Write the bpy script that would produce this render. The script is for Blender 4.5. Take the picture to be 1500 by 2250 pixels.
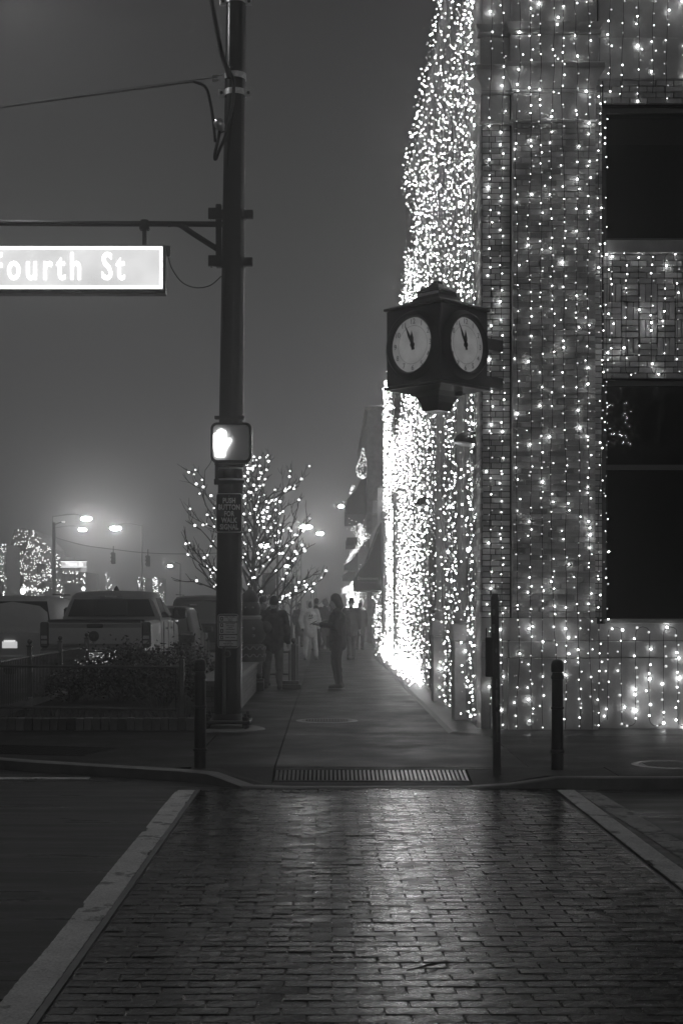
import bpy, bmesh, math, random
import numpy as np
from mathutils import Vector, Matrix, Euler, noise as mnoise
R = math.radians
PI = math.pi
rng = random.Random(7)
sc = bpy.context.scene
for o in list(bpy.data.objects):
    bpy.data.objects.remove(o)

# ------------------------------------------------------------------ camera
CAM_Z = 1.5
FPX = 3125.0            # focal length in pixels of the 1500 px wide photograph
VX, VY = 718.0, 1335.0  # where the street vanishes
cam_d = bpy.data.cameras.new('camera')
cam = bpy.data.objects.new('camera', cam_d)
sc.collection.objects.link(cam)
cam.location = (0, 0, CAM_Z)
cam.rotation_euler = (R(90), 0, 0)
cam_d.sensor_fit = 'VERTICAL'
cam_d.sensor_height = 36.0
cam_d.lens = FPX / 2250.0 * 36.0
cam_d.shift_x = (750.0 - VX) / 2250.0
cam_d.shift_y = (VY - 1125.0) / 2250.0
cam_d.clip_end = 3000
sc.camera = cam

# ------------------------------------------------------------------ world: a dim, even night sky over the fog
world = bpy.data.worlds.new('World')
sc.world = world
world.use_nodes = True
wn = world.node_tree.nodes; wl = world.node_tree.links
bg = wn['Background']
sky = wn.new('ShaderNodeTexSky'); sky.sky_type = 'NISHITA'; sky.sun_disc = False
sky.sun_elevation = R(4.0); sky.sun_rotation = R(160.0); sky.dust_density = 3.0
bw = wn.new('ShaderNodeRGBToBW')
wl.new(sky.outputs[0], bw.inputs[0]); wl.new(bw.outputs[0], bg.inputs[0])
bg.inputs[1].default_value = 0.026

sc.view_settings.view_transform = 'Standard'
sc.view_settings.look = 'None'
sc.view_settings.exposure = 0.0
sc.view_settings.gamma = 1.0
sc.view_settings.use_curve_mapping = False
cy = sc.cycles
cy.max_bounces = 5; cy.diffuse_bounces = 2; cy.glossy_bounces = 3
cy.transmission_bounces = 3; cy.volume_bounces = 2; cy.transparent_max_bounces = 6
cy.caustics_reflective = False; cy.caustics_refractive = False
cy.sample_clamp_indirect = 3.0
cy.use_denoising = True
cy.use_light_tree = True
try:
    cy.denoiser = 'OPENIMAGEDENOISE'
    cy.denoising_input_passes = 'RGB_ALBEDO_NORMAL'
except Exception:
    pass
BULB = 2.6      # radiance of a fairy light
HAZE = 0.0054

# ------------------------------------------------------------------ helpers
def at(px, py, d):
    """photograph pixel at distance d along the street -> world point"""
    return Vector(((px - VX) * d / FPX, d, CAM_Z - (py - VY) * d / FPX))

class MB:
    def __init__(s): s.v = []; s.f = []
    def add(s, vs, fs):
        n = len(s.v); s.v.extend([tuple(v) for v in vs]); s.f.extend([tuple(i + n for i in f) for f in fs]); return s
    def box(s, x0, x1, y0, y1, z0, z1, M=None):
        vs = [Vector(p) for p in ((x0,y0,z0),(x1,y0,z0),(x1,y1,z0),(x0,y1,z0),(x0,y0,z1),(x1,y0,z1),(x1,y1,z1),(x0,y1,z1))]
        if M is not None: vs = [M @ v for v in vs]
        return s.add(vs, [(0,3,2,1),(4,5,6,7),(0,1,5,4),(1,2,6,5),(2,3,7,6),(3,0,4,7)])
    def rbox(s, x0, x1, y0, y1, z0, z1, b=0.01, M=None):
        """box with chamfered edges"""
        vs = []; idx = {}
        xs=(x0,x1); ys=(y0,y1); zs=(z0,z1); sg=(1,-1)
        for i in (0,1):
            for j in (0,1):
                for k in (0,1):
                    for a in range(3):
                        p=[xs[i],ys[j],zs[k]]
                        d=[b*sg[i],b*sg[j],b*sg[k]]
                        for t in range(3):
                            if t!=a: p[t]+=d[t]
                        # vertex lying on the face normal to axis a
                        idx[(i,j,k,a)]=len(vs); vs.append(Vector(p))
        fs=[]
        g=lambda i,j,k,a: idx[(i,j,k,a)]
        for i in (0,1):
            q=[g(i,0,0,0),g(i,1,0,0),g(i,1,1,0),g(i,0,1,0)]; fs.append(q if i else q[::-1])
        for j in (0,1):
            q=[g(0,j,0,1),g(0,j,1,1),g(1,j,1,1),g(1,j,0,1)]; fs.append(q if j else q[::-1])
        for k in (0,1):
            q=[g(0,0,k,2),g(1,0,k,2),g(1,1,k,2),g(0,1,k,2)]; fs.append(q if k else q[::-1])
        for i in (0,1):
            for j in (0,1):
                q=[g(i,j,0,0),g(i,j,1,0),g(i,j,1,1),g(i,j,0,1)]; fs.append(q if (i!=j) else q[::-1])
        for i in (0,1):
            for k in (0,1):
                q=[g(i,0,k,0),g(i,1,k,0),g(i,1,k,2),g(i,0,k,2)]; fs.append(q if (i==k) else q[::-1])
        for j in (0,1):
            for k in (0,1):
                q=[g(0,j,k,1),g(1,j,k,1),g(1,j,k,2),g(0,j,k,2)]; fs.append(q if (j!=k) else q[::-1])
        for i in (0,1):
            for j in (0,1):
                for k in (0,1):
                    q=[g(i,j,k,0),g(i,j,k,1),g(i,j,k,2)]; fs.append(q if (i+j+k)%2 else q[::-1])
        if M is not None: vs=[M@v for v in vs]
        return s.add(vs, fs)
    def tube(s, pts, r, n=8, cap=True):
        pts=[Vector(p) for p in pts]
        m=len(pts); rs=r if hasattr(r,'__len__') else [r]*m
        up=None; vs=[]; fs=[]
        for i,p in enumerate(pts):
            t=(pts[min(i+1,m-1)]-pts[max(i-1,0)])
            if t.length<1e-9: t=Vector((0,0,1))
            t.normalize()
            if up is None:
                a=Vector((0,0,1)) if abs(t.z)<0.9 else Vector((1,0,0))
                up=(a-t*a.dot(t)).normalized()
            else:
                up=up-t*up.dot(t)
                up=up.normalized() if up.length>1e-6 else t.orthogonal().normalized()
            sd=t.cross(up)
            for k in range(n):
                an=2*PI*k/n
                vs.append(p+(up*math.cos(an)+sd*math.sin(an))*rs[i])
        for i in range(m-1):
            for k in range(n):
                a=i*n+k; b=i*n+(k+1)%n
                fs.append((a,b,b+n,a+n))
        if cap:
            fs.append(tuple(range(n))[::-1]); fs.append(tuple((m-1)*n+k for k in range(n)))
        return s.add(vs,fs)
    def lathe(s, prof, c=(0,0,0), n=16, M=None, a0=0.0, a1=2*PI):
        c=Vector(c); vs=[]; fs=[]; full=abs(a1-a0-2*PI)<1e-6
        k_=n if full else n+1
        for (r,z) in prof:
            for k in range(k_):
                an=a0+(a1-a0)*k/n
                v=Vector((r*math.cos(an),r*math.sin(an),z))
                if M is not None: v=M@v
                vs.append(v+c)
        for i in range(len(prof)-1):
            for k in range(n):
                a=i*k_+k; b=i*k_+((k+1)%k_ if full else k+1)
                fs.append((a,b,b+k_,a+k_))
        if full:
            fs.append(tuple(range(k_))[::-1]); fs.append(tuple((len(prof)-1)*k_+k for k in range(k_)))
        return s.add(vs,fs)
    def prism(s, poly, d0, d1, axis='y', M=None):
        """poly in the two other axes, extruded along axis from d0 to d1"""
        def mk(a,b,d):
            return {'x':(d,a,b),'y':(a,d,b),'z':(a,b,d)}[axis]
        n=len(poly)
        vs=[Vector(mk(a,b,d0)) for a,b in poly]+[Vector(mk(a,b,d1)) for a,b in poly]
        if M is not None: vs=[M@v for v in vs]
        fs=[tuple(range(n))[::-1],tuple(range(n,2*n))]+[(i,(i+1)%n,(i+1)%n+n,i+n) for i in range(n)]
        return s.add(vs,fs)
    def ball(s, c, r, nu=12, nv=8, sc_=(1,1,1)):
        c=Vector(c); vs=[]; fs=[]
        for i in range(nv+1):
            th=PI*i/nv
            for k in range(nu):
                ph=2*PI*k/nu
                vs.append(c+Vector((r*sc_[0]*math.sin(th)*math.cos(ph),r*sc_[1]*math.sin(th)*math.sin(ph),r*sc_[2]*math.cos(th))))
        for i in range(nv):
            for k in range(nu):
                a=i*nu+k; b=i*nu+(k+1)%nu
                fs.append((a,a+nu,b+nu,b))
        return s.add(vs,fs)
    def mesh(s, name, m=None, smooth=False, fix=True):
        me=bpy.data.meshes.new(name)
        me.from_pydata(s.v,[],s.f)
        if fix and len(s.f)<60000:
            bm=bmesh.new(); bm.from_mesh(me)
            bmesh.ops.recalc_face_normals(bm, faces=bm.faces)
            bm.to_mesh(me); bm.free()
        if m is not None: me.materials.append(m)
        if smooth:
            me.polygons.foreach_set('use_smooth',[True]*len(me.polygons))
            if smooth!='all':
                try: me.set_sharp_from_angle(angle=R(smooth if smooth is not True else 40))
                except Exception: pass
        me.update()
        return me
    def build(s, name, m=None, parent=None, smooth=False, loc=None, rot=None, fix=True, **props):
        return link(name, s.mesh(name,m,smooth,fix), parent, loc, rot, **props)

def link(name, me, parent=None, loc=None, rot=None, **props):
    o=bpy.data.objects.new(name,me)
    sc.collection.objects.link(o)
    if parent is not None: o.parent=parent
    if loc is not None: o.location=loc
    if rot is not None: o.rotation_euler=rot
    for k,v in props.items(): o[k]=v
    return o
def thing(name, label, cat, loc=(0,0,0), rz=0.0, group=None):
    o=bpy.data.objects.new(name,None); sc.collection.objects.link(o)
    o.empty_display_size=0.2
    o.location=loc; o.rotation_euler=(0,0,rz)
    o['label']=label; o['category']=cat
    if group: o['group']=group
    return o
def tag(o,label,cat,group=None):
    o['label']=label; o['category']=cat
    if group: o['group']=group
    return o
def structure(o): o['kind']='structure'; return o
def copy_tree(o, parent=None):
    c=o.copy(); sc.collection.objects.link(c)
    if parent is not None: c.parent=parent
    for ch in list(o.children): copy_tree(ch,c)
    return c
def text_mesh(txt, size, depth=0.0, align='CENTER', sx=1.0, bold=0.0, spacing=1.0):
    cu=bpy.data.curves.new('t','FONT'); cu.body=txt; cu.size=size; cu.extrude=depth; cu.align_x=align
    cu.align_y='CENTER'; cu.offset=bold; cu.space_character=spacing; cu.resolution_u=3
    ob=bpy.data.objects.new('t',cu); sc.collection.objects.link(ob)
    dg=bpy.context.evaluated_depsgraph_get()
    me=bpy.data.meshes.new_from_object(ob.evaluated_get(dg))
    bpy.data.objects.remove(ob); bpy.data.curves.remove(cu)
    me.transform(Matrix.Diagonal((sx,1,1,1)))
    me.materials.clear()
    return me
def text_obj(name, txt, size, m, parent, loc, rot=(R(90),0,0), **k):
    me=text_mesh(txt,size,**k); me.name=name; me.materials.append(m)
    return link(name,me,parent,loc,rot)
def bulbs_mesh(name, centres, radii, m, ico=False, seed=3):
    """many small lamps as one mesh"""
    c=np.asarray(centres,dtype=np.float64).reshape(-1,3); r=np.asarray(radii,dtype=np.float64)
    if ico:
        g=(1+5**.5)/2
        V=np.array([(-1,g,0),(1,g,0),(-1,-g,0),(1,-g,0),(0,-1,g),(0,1,g),(0,-1,-g),(0,1,-g),(g,0,-1),(g,0,1),(-g,0,-1),(-g,0,1)])/math.sqrt(1+g*g)
        F=np.array([(0,11,5),(0,5,1),(0,1,7),(0,7,10),(0,10,11),(1,5,9),(5,11,4),(11,10,2),(10,7,6),(7,1,8),(3,9,4),(3,4,2),(3,2,6),(3,6,8),(3,8,9),(4,9,5),(2,4,11),(6,2,10),(8,6,7),(9,8,1)])
    else:
        V=np.array([(1,0,0),(-1,0,0),(0,1,0),(0,-1,0),(0,0,1.15),(0,0,-1.15)],dtype=float)
        F=np.array([(0,2,4),(2,1,4),(1,3,4),(3,0,4),(2,0,5),(1,2,5),(3,1,5),(0,3,5)])
    n=len(c); nv=len(V); nf=len(F)
    vs=(c[:,None,:]+V[None]*r[:,None,None]).reshape(-1,3)
    fs=(F[None]+(np.arange(n)*nv)[:,None,None]).reshape(-1,3)
    me=bpy.data.meshes.new(name)
    me.vertices.add(len(vs)); me.vertices.foreach_set('co',vs.ravel())
    me.loops.add(fs.size); me.loops.foreach_set('vertex_index',fs.ravel().astype(np.int32))
    me.polygons.add(len(fs)); me.polygons.foreach_set('loop_start',np.arange(0,fs.size,3,dtype=np.int32))
    me.polygons.foreach_set('loop_total',np.full(len(fs),3,dtype=np.int32))
    ms=m if isinstance(m,(list,tuple)) else [m]
    for q in ms: me.materials.append(q)
    if len(ms)==3:
        gen=np.random.default_rng(seed+n); k=gen.choice(3,size=n,p=[.42,.40,.18])
        me.polygons.foreach_set('material_index',np.repeat(k,nf).astype(np.int32))
    me.update(); me.validate()
    return me
def bulbs_thing(name,label,cs,rs,m,cat='string lights',group=None,ico=False):
    c0=Vector(cs[0]) if False else Vector((0,0,0))
    t=thing(name,label,cat,(0,0,0),0,group)
    link('bulb',bulbs_mesh('bulb',cs,rs,m,ico),t)['kind']='stuff'
    return t

# ------------------------------------------------------------------ materials (the photograph is black and white: every colour is a grey)
MATS={}
def mat(name, base=0.3, rough=0.6, metal=0.0, spec=0.5, var=0.0, vscale=6.0, bump=0.0, bscale=40.0, rvar=0.0, island=0.0, coat=0.0, stretch=None, fine=0.0, speck=None, wear=None):
    if name in MATS: return MATS[name]
    m=bpy.data.materials.new(name); m.use_nodes=True
    N=m.node_tree.nodes; L=m.node_tree.links; b=N['Principled BSDF']
    b.inputs['Base Color'].default_value=(base,base,base,1)
    b.inputs['Roughness'].default_value=rough; b.inputs['Metallic'].default_value=metal
    b.inputs['Specular IOR Level'].default_value=spec
    if coat: b.inputs['Coat Weight'].default_value=coat; b.inputs['Coat Roughness'].default_value=0.06
    tc=N.new('ShaderNodeTexCoord'); mp=N.new('ShaderNodeMapping'); L.new(tc.outputs['Object'],mp.inputs[0])
    if stretch: mp.inputs['Scale'].default_value=stretch
    col=None
    if var or rvar:
        nz=N.new('ShaderNodeTexNoise'); nz.inputs['Scale'].default_value=vscale; nz.inputs['Detail'].default_value=6; nz.inputs['Roughness'].default_value=0.65
        L.new(mp.outputs[0],nz.inputs['Vector'])
    if var or island:
        mr=N.new('ShaderNodeMapRange'); mr.inputs['From Min'].default_value=0.3; mr.inputs['From Max'].default_value=0.7
        mr.inputs['To Min'].default_value=1-var; mr.inputs['To Max'].default_value=1+var
        if var: L.new(nz.outputs['Fac'],mr.inputs['Value'])
        else: mr.inputs['Value'].default_value=0.5
        last=mr.outputs[0]
        if island:
            ge=N.new('ShaderNodeNewGeometry'); oi=N.new('ShaderNodeObjectInfo')
            ad=N.new('ShaderNodeMath'); ad.operation='ADD'; fr=N.new('ShaderNodeMath'); fr.operation='FRACT'
            L.new(ge.outputs['Random Per Island'],ad.inputs[0]); L.new(oi.outputs['Random'],ad.inputs[1]); L.new(ad.outputs[0],fr.inputs[0])
            m2=N.new('ShaderNodeMapRange'); m2.inputs['To Min'].default_value=1-island; m2.inputs['To Max'].default_value=1+island
            L.new(fr.outputs[0],m2.inputs['Value'])
            mu=N.new('ShaderNodeMath'); mu.operation='MULTIPLY'; L.new(last,mu.inputs[0]); L.new(m2.outputs[0],mu.inputs[1]); last=mu.outputs[0]
        mb=N.new('ShaderNodeMath'); mb.operation='MULTIPLY'; mb.inputs[1].default_value=base; L.new(last,mb.inputs[0])
        last=mb.outputs[0]
        if speck:
            ns=N.new('ShaderNodeTexNoise'); ns.inputs['Scale'].default_value=speck[0]; ns.inputs['Detail'].default_value=2
            L.new(tc.outputs['Object'],ns.inputs['Vector'])
            ms=N.new('ShaderNodeMapRange'); ms.inputs['From Min'].default_value=.35; ms.inputs['From Max'].default_value=.68; ms.inputs['To Min'].default_value=1-speck[1]; ms.inputs['To Max'].default_value=1+speck[1]*1.6
            L.new(ns.outputs['Fac'],ms.inputs['Value']); mq=N.new('ShaderNodeMath'); mq.operation='MULTIPLY'; L.new(last,mq.inputs[0]); L.new(ms.outputs[0],mq.inputs[1]); last=mq.outputs[0]
        if wear:
            nw=N.new('ShaderNodeTexNoise'); nw.inputs['Scale'].default_value=wear[0]; nw.inputs['Detail'].default_value=7; nw.inputs['Roughness'].default_value=.7
            L.new(mp.outputs[0],nw.inputs['Vector'])
            mw=N.new('ShaderNodeMapRange'); mw.inputs['From Min'].default_value=wear[1]; mw.inputs['From Max'].default_value=wear[1]+.05; mw.inputs['To Min'].default_value=wear[2]; mw.inputs['To Max'].default_value=1.0
            L.new(nw.outputs['Fac'],mw.inputs['Value']); mq=N.new('ShaderNodeMath'); mq.operation='MULTIPLY'; L.new(last,mq.inputs[0]); L.new(mw.outputs[0],mq.inputs[1]); last=mq.outputs[0]
        L.new(last,b.inputs['Base Color'])
    if rvar:
        mr=N.new('ShaderNodeMapRange'); mr.inputs['From Min'].default_value=0.35; mr.inputs['From Max'].default_value=0.65
        mr.inputs['To Min'].default_value=max(0.03,rough-rvar); mr.inputs['To Max'].default_value=min(1,rough+rvar)
        L.new(nz.outputs['Fac'],mr.inputs['Value']); L.new(mr.outputs[0],b.inputs['Roughness'])
    if bump:
        nb=N.new('ShaderNodeTexNoise'); nb.inputs['Scale'].default_value=bscale; nb.inputs['Detail'].default_value=5
        L.new(mp.outputs[0],nb.inputs['Vector'])
        bp=N.new('ShaderNodeBump'); bp.inputs['Strength'].default_value=min(1,bump); bp.inputs['Distance'].default_value=0.01 if not fine else fine
        L.new(nb.outputs['Fac'],bp.inputs['Height']); L.new(bp.outputs[0],b.inputs['Normal'])
    MATS[name]=m
    return m
def glow(name, e, base=0.0):
    if name in MATS: return MATS[name]
    m=bpy.data.materials.new(name); m.use_nodes=True
    b=m.node_tree.nodes['Principled BSDF']
    b.inputs['Base Color'].default_value=(base,base,base,1)
    b.inputs['Emission Color'].default_value=(1,1,1,1); b.inputs['Emission Strength'].default_value=e
    b.inputs['Roughness'].default_value=0.5
    MATS[name]=m
    return m
def glass(name, base=0.01, rough=0.006, clear=.5):
    """window glass: half see-through, half dark mirror"""
    m=mat(name, base*.5, rough, spec=0.14); N=m.node_tree.nodes; L=m.node_tree.links
    tr=N.new('ShaderNodeBsdfTransparent'); tr.inputs[0].default_value=(.6,.6,.6,1); mx=N.new('ShaderNodeMixShader'); mx.inputs[0].default_value=1-clear
    L.new(tr.outputs[0],mx.inputs[1]); L.new(N['Principled BSDF'].outputs[0],mx.inputs[2]); L.new(mx.outputs[0],N['Material Output'].inputs['Surface'])
    return m
M_bulb=[glow('fairy_light_dim',0.9),glow('fairy_light',6.5),glow('fairy_light_bright',30.0)]
M_bulb_side=[glow('side_light_dim',1.3),glow('side_light',21.0),glow('side_light_bright',74.0)]
M_bulb_far=glow('fairy_light_far',5.0)
M_wire=mat('wire',0.02,0.5)
M_iron=mat('black_iron',0.016,0.38,spec=0.5,var=0.4,vscale=20,bump=0.3,bscale=60,fine=0.002)
M_pole=mat('pole_paint',0.006,0.26,spec=0.35)
M_galv=mat('galvanised',0.55,0.4,metal=0.6,var=0.25,vscale=25)
M_stone=mat('stone',0.5,0.75,var=0.22,vscale=2.5,bump=0.35,bscale=25)
M_mortar=mat('mortar',0.035,0.9,var=0.2)
M_brick=mat('wall_brick',0.46,0.7,var=0.25,vscale=5,island=0.38,bump=0.4,bscale=50,fine=0.004)
M_concrete=mat('pavement_concrete',0.021,0.55,spec=0.14,var=0.28,vscale=1.4,rvar=0.12,bump=0.7,bscale=160,fine=0.004,speck=(110,.45))
M_kerb=mat('kerb_concrete',0.17,0.5,var=0.3,vscale=3,bump=0.5,bscale=90,fine=0.004)
M_asphalt=mat('asphalt',0.035,0.4,spec=0.35,var=0.45,vscale=1.6,stretch=(0.3,2.6,1),rvar=0.16,bump=0.9,bscale=150,fine=0.006,speck=(120,.5))
M_paint=mat('road_paint',0.66,0.5,var=0.22,vscale=3.5,bump=0.4,bscale=90,fine=0.003,speck=(90,.2),wear=(4.5,.37,.25))
M_paint_old=mat('old_road_paint',0.34,0.5,var=0.3,vscale=3.5,bump=0.4,bscale=90,fine=0.003,speck=(90,.3),wear=(4.0,.42,.2))
M_paver=mat('wet_paver',0.010,0.25,spec=0.33,var=0.3,vscale=7,island=0.35,rvar=0.10,bump=0.6,bscale=45,fine=0.003,speck=(60,.35))
M_bed=mat('paver_bed',0.02,0.14,spec=.5,bump=.8,bscale=80)
M_soil=mat('soil',0.02,0.9,var=0.4,bump=0.8,bscale=30)
M_leaf=mat('shrub_leaf',0.028,0.45,island=0.5)
M_bark=mat('bark',0.07,0.8,var=0.3,vscale=20)
M_glass=glass('dark_glass')
M_darkframe=mat('dark_frame',0.07,0.4)
M_white=mat('white_paint',0.62,0.5,var=0.08)
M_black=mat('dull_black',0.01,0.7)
# ------------------------------------------------------------------ haze
hb=MB().box(-310,310,-56,490,-1.3,13.6).build('haze')
hm=bpy.data.materials.new('haze'); hm.use_nodes=True
hn=hm.node_tree.nodes; hn.remove(hn['Principled BSDF'])
pv=hn.new('ShaderNodeVolumePrincipled')
pv.inputs['Color'].default_value=(0.97,0.97,0.97,1); pv.inputs['Density'].default_value=HAZE; pv.inputs['Anisotropy'].default_value=0.87
hm.node_tree.links.new(pv.outputs[0],hn['Material Output'].inputs['Volume'])
hb.data.materials.append(hm); hb['kind']='stuff'; hb.display_type='WIRE'

ROAD=-0.10
RAMP_Y=13.38; EDGE_Y=12.68
def sstep(a,b,x):
    t=max(0,min(1,(x-a)/(b-a))); return t*t*(3-2*t)
def g(x,y):
    """height of the pavement: flat, falling to the gutter at the crossing"""
    w=sstep(-1.15,-0.62,x)*(1-sstep(1.42,2.0,x))
    return -0.086*w*max(0,min(1,(RAMP_Y-y)/(RAMP_Y-EDGE_Y)))
structure(MB().box(-300,300,-50,480,-0.9,-0.35).build('ground',mat('earth',0.03,0.9)))

# road: sheets left and right of the brick crossing, one groove across them at y=6.1
XL,XR=-1.10,1.985
GAP=6.10
structure(MB().box(-120,8.5,-40,420,-0.30,-0.16).build('road_base',mat('road_base',0.012,0.9)))
rd=MB()
def sheet(mb,x0,x1,y0,y1,z,th=0.06,nx=1,ny=1):
    mb.box(x0,x1,y0,y1,z-th,z)
for (x0,x1) in ((-90,XL-0.045),(XR+0.02,8.4)):
    sheet(rd,x0,x1,-40,GAP-0.004,ROAD); sheet(rd,x0,x1,GAP+0.004,12.50,ROAD)
sheet(rd,XL-0.045,XR+0.02,-40,3.2,ROAD)
rd.box(-90,-0.7,12.5,420,-0.16,ROAD-0.004)
structure(rd.build('road',M_asphalt))
# paint: worn edges
def stripe(name,x0,x1,y0,y1,z,seed,skew=0.0,step=0.03,worn=0.02,m=None):
    r=random.Random(seed); n=int((y1-y0)/step); vs=[];fs=[]
    for i in range(n+1):
        y=y0+(y1-y0)*i/n; s=skew*(y-y0)
        a=.006*mnoise.noise(Vector((seed,y*1.1,0)))+r.uniform(-.0025,.0025); b=.006*mnoise.noise(Vector((seed+9,y*1.1,0)))+r.uniform(-.0025,.0025)
        if mnoise.noise(Vector((seed,y*2.3,5)))>.42: a+=r.uniform(.008,.03)
        if mnoise.noise(Vector((seed,y*2.1,9)))>.46: b-=r.uniform(.006,.02)
        vs+=[(x0+a+s,y,z),(x1+b+s,y,z),(x0+a+s,y,z-0.02),(x1+b+s,y,z-0.02)]
        if i:
            k=(i-1)*4; fs+=[(k,k+1,k+5,k+4),(k+1,k+3,k+7,k+5),(k,k+4,k+6,k+2)]
    mb=MB(); mb.add(vs,fs)
    return structure(mb.build(name,m or M_paint))
stripe('crosswalk_line',-1.315,-1.15,2.2,12.44,ROAD+0.004,1)
stripe('crosswalk_line',2.015,2.165,2.2,12.46,ROAD+0.004,2)
stripe('crosswalk_line',2.40,2.58,4.0,12.44,ROAD+0.004,3,skew=-0.028,m=M_paint_old)
structure(MB().box(XL-0.045,XL-0.012,2.2,12.48,-0.17,ROAD+0.003).build('concrete_border',M_kerb))
# a short pale stop line by the left kerb
structure(MB().box(-9.0,-2.22,13.27,13.37,-0.13,ROAD+0.004).build('stop_line',M_paint))

# brick crossing
cw=structure(MB().box(XL-0.008,XR+0.012,3.2,12.50,-0.18,-0.1045).build('crosswalk',M_bed))
def paver_mesh(lx,ly,seed):
    r=random.Random(seed); mb=MB(); hx,hy=lx/2,ly/2; c=0.004
    j=lambda a: r.uniform(-a,a)
    e=[(-hx+j(.003),-hy+j(.002)),(hx+j(.003),-hy+j(.002)),(hx+j(.003),hy+j(.002)),(-hx+j(.003),hy+j(.002))]
    tz=[j(.0018) for _ in range(4)]
    vs=[(x,y,-0.05) for x,y in e]+[(x,y,-0.006+tz[i]) for i,(x,y) in enumerate(e)]+[(x*(1-c/hx),y*(1-c/hy),tz[i]) for i,(x,y) in enumerate(e)]
    fs=[(8,9,10,11)]
    for i in range(4):
        k=(i+1)%4; fs+=[(i,k,4+k,4+i),(4+i,4+k,8+k,8+i)]
    mb.add(vs,fs); return mb
PX,PY=0.2045,0.1018
pav_meshes=[paver_mesh(PX-0.004,PY-0.0046,s).mesh('brick',M_paver) for s in range(14)]
half_meshes=[paver_mesh(PX/2-0.004,PY-0.0046,50+s).mesh('brick',M_paver) for s in range(4)]
pl=[]
row=0; y=GAP+.004+PY/2+62*PY-.0
while y>3.3:
    if y<GAP and y>GAP-PY*.9: y=GAP-0.004-PY/2
    x0=XL; x=x0+(PX/2 if row%2 else PX)
    cells=[]
    if row%2: cells.append((x0+PX/4,PX/2))
    xx=x0+(PX/2 if row%2 else 0)
    while xx+PX<=XR+0.01: cells.append((xx+PX/2,PX)); xx+=PX
    if XR-xx>0.05: cells.append((xx+PX/4,PX/2))
    for (cx,l) in cells: pl.append((cx,y,l))
    row+=1; y-=PY
pl.sort(key=lambda t:t[1])
rest=MB()
def tilt(): return (rng.gauss(0,0.006),rng.gauss(0,0.005),rng.gauss(0,0.008))
cnt=0
for (cx,cy_,l) in pl:
    z=ROAD+rng.gauss(0,0.0010)
    if cy_>4.9 and cnt<300:
        me=rng.choice(pav_meshes if l>PX*.7 else half_meshes)
        link('brick',me,cw,(cx,cy_,z),tilt()); cnt+=1
    else:
        me=rng.choice(pav_meshes if l>PX*.7 else half_meshes)
        M=Matrix.Translation((cx,cy_,z))@Euler(tilt()).to_matrix().to_4x4()
        rest.add([M@v.co for v in me.vertices],[tuple(p.vertices) for p in me.polygons])
o=rest.build('brick_rows',M_paver,cw,fix=False); o['kind']='stuff'

# gutter and kerb
kc=[]   # front line of the kerb, right to left
for x in np.linspace(8.4,-0.75,24): kc.append((float(x),12.56))
_k=[(-0.75,12.58),(-0.92,12.74),(-1.34,13.10),(-2.2,13.54),(-3.24,14.1),(-4.5,15.1),(-5.4,16.4),(-5.95,18.2)]
for i in range(len(_k)-1):
    p0=Vector(_k[max(i-1,0)]);p1=Vector(_k[i]);p2=Vector(_k[i+1]);p3=Vector(_k[min(i+2,len(_k)-1)])
    for j in range(4):
        t=j/4; q=0.5*((2*p1)+(p2-p0)*t+(2*p0-5*p1+4*p2-p3)*t*t+(3*p1-p0-3*p2+p3)*t**3)
        kc.append((q.x,q.y))
kc.append(_k[-1])
kc+=[(-5.95,21.0),(-5.95,24.0),(-5.6,24.8),(-3.6,25.2),(-3.02,25.9)]
kc+=[(-3.02,float(y)) for y in np.linspace(28,400,40)]
def kerb_back(i,w):
    a=Vector(kc[max(i-1,0)]); b=Vector(kc[min(i+1,len(kc)-1)]); t=(b-a).normalized()
    return Vector(kc[i])+Vector((-t.y,t.x))*-w
kv=[];kf=[]
for i,(x,y) in enumerate(kc):
    bk=kerb_back(i,0.13)
    zt=g(x,EDGE_Y) if y<12.9 else 0.0
    zt=max(zt,-0.088)
    kv+=[(x,y,-0.2),(x,y,zt-0.012),(x+(bk.x-x)*.12,y+(bk.y-y)*.12,zt-0.002),(bk.x,bk.y,zt-0.001 if zt>-0.01 else zt-0.002),(bk.x,bk.y,-0.2)]
    if i:
        k=(i-1)*5
        for j in range(4): kf.append((k+j,k+j+1,k+5+j+1,k+5+j))
kb=MB(); kb.add(kv,kf); structure(kb.build('kerb',M_kerb,smooth=30))
structure(MB().box(-0.95,2.1,12.505,12.555,-0.2,ROAD+0.004).build('gutter',mat('wet_gutter',0.05,0.08,spec=0.7,var=0.3,bump=0.6,bscale=35,fine=0.006)))

# pavement: concrete slabs, each its own sheet with a joint round it
side=structure(MB().box(-3.0,8.4,12.72,260,-0.30,-0.125).build('sidewalk',mat('joint_dirt',0.03,0.9)))
def slab(poly,nx=10,ny=6):
    """poly = x0,x1,y0,y1: a slab that follows the ramp"""
    x0,x1,y0,y1=poly; j=0.006
    x0+=j;x1-=j;y0+=j;y1-=j
    vs=[];fs=[]
    for iy in range(ny+1):
        for ix in range(nx+1):
            x=x0+(x1-x0)*ix/nx; y=y0+(y1-y0)*iy/ny
            vs.append((x,y,g(x,y)))
    w=nx+1
    for iy in range(ny):
        for ix in range(nx):
            a=iy*w+ix; fs.append((a,a+1,a+w+1,a+w))
    ring=[i for i in range(w)]+[iy*w+nx for iy in range(1,ny+1)]+[ny*w+ix for ix in range(nx-1,-1,-1)]+[iy*w for iy in range(ny-1,0,-1)]
    n=len(vs)
    for q in ring: vs.append((vs[q][0],vs[q][1],vs[q][2]-0.1))
    for i in range(len(ring)):
        k=(i+1)%len(ring); fs.append((ring[i],n+i,n+k,ring[k]))
    mb=MB(); mb.add(vs,fs); return mb.build('slab',M_concrete,side,fix=False)
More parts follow.
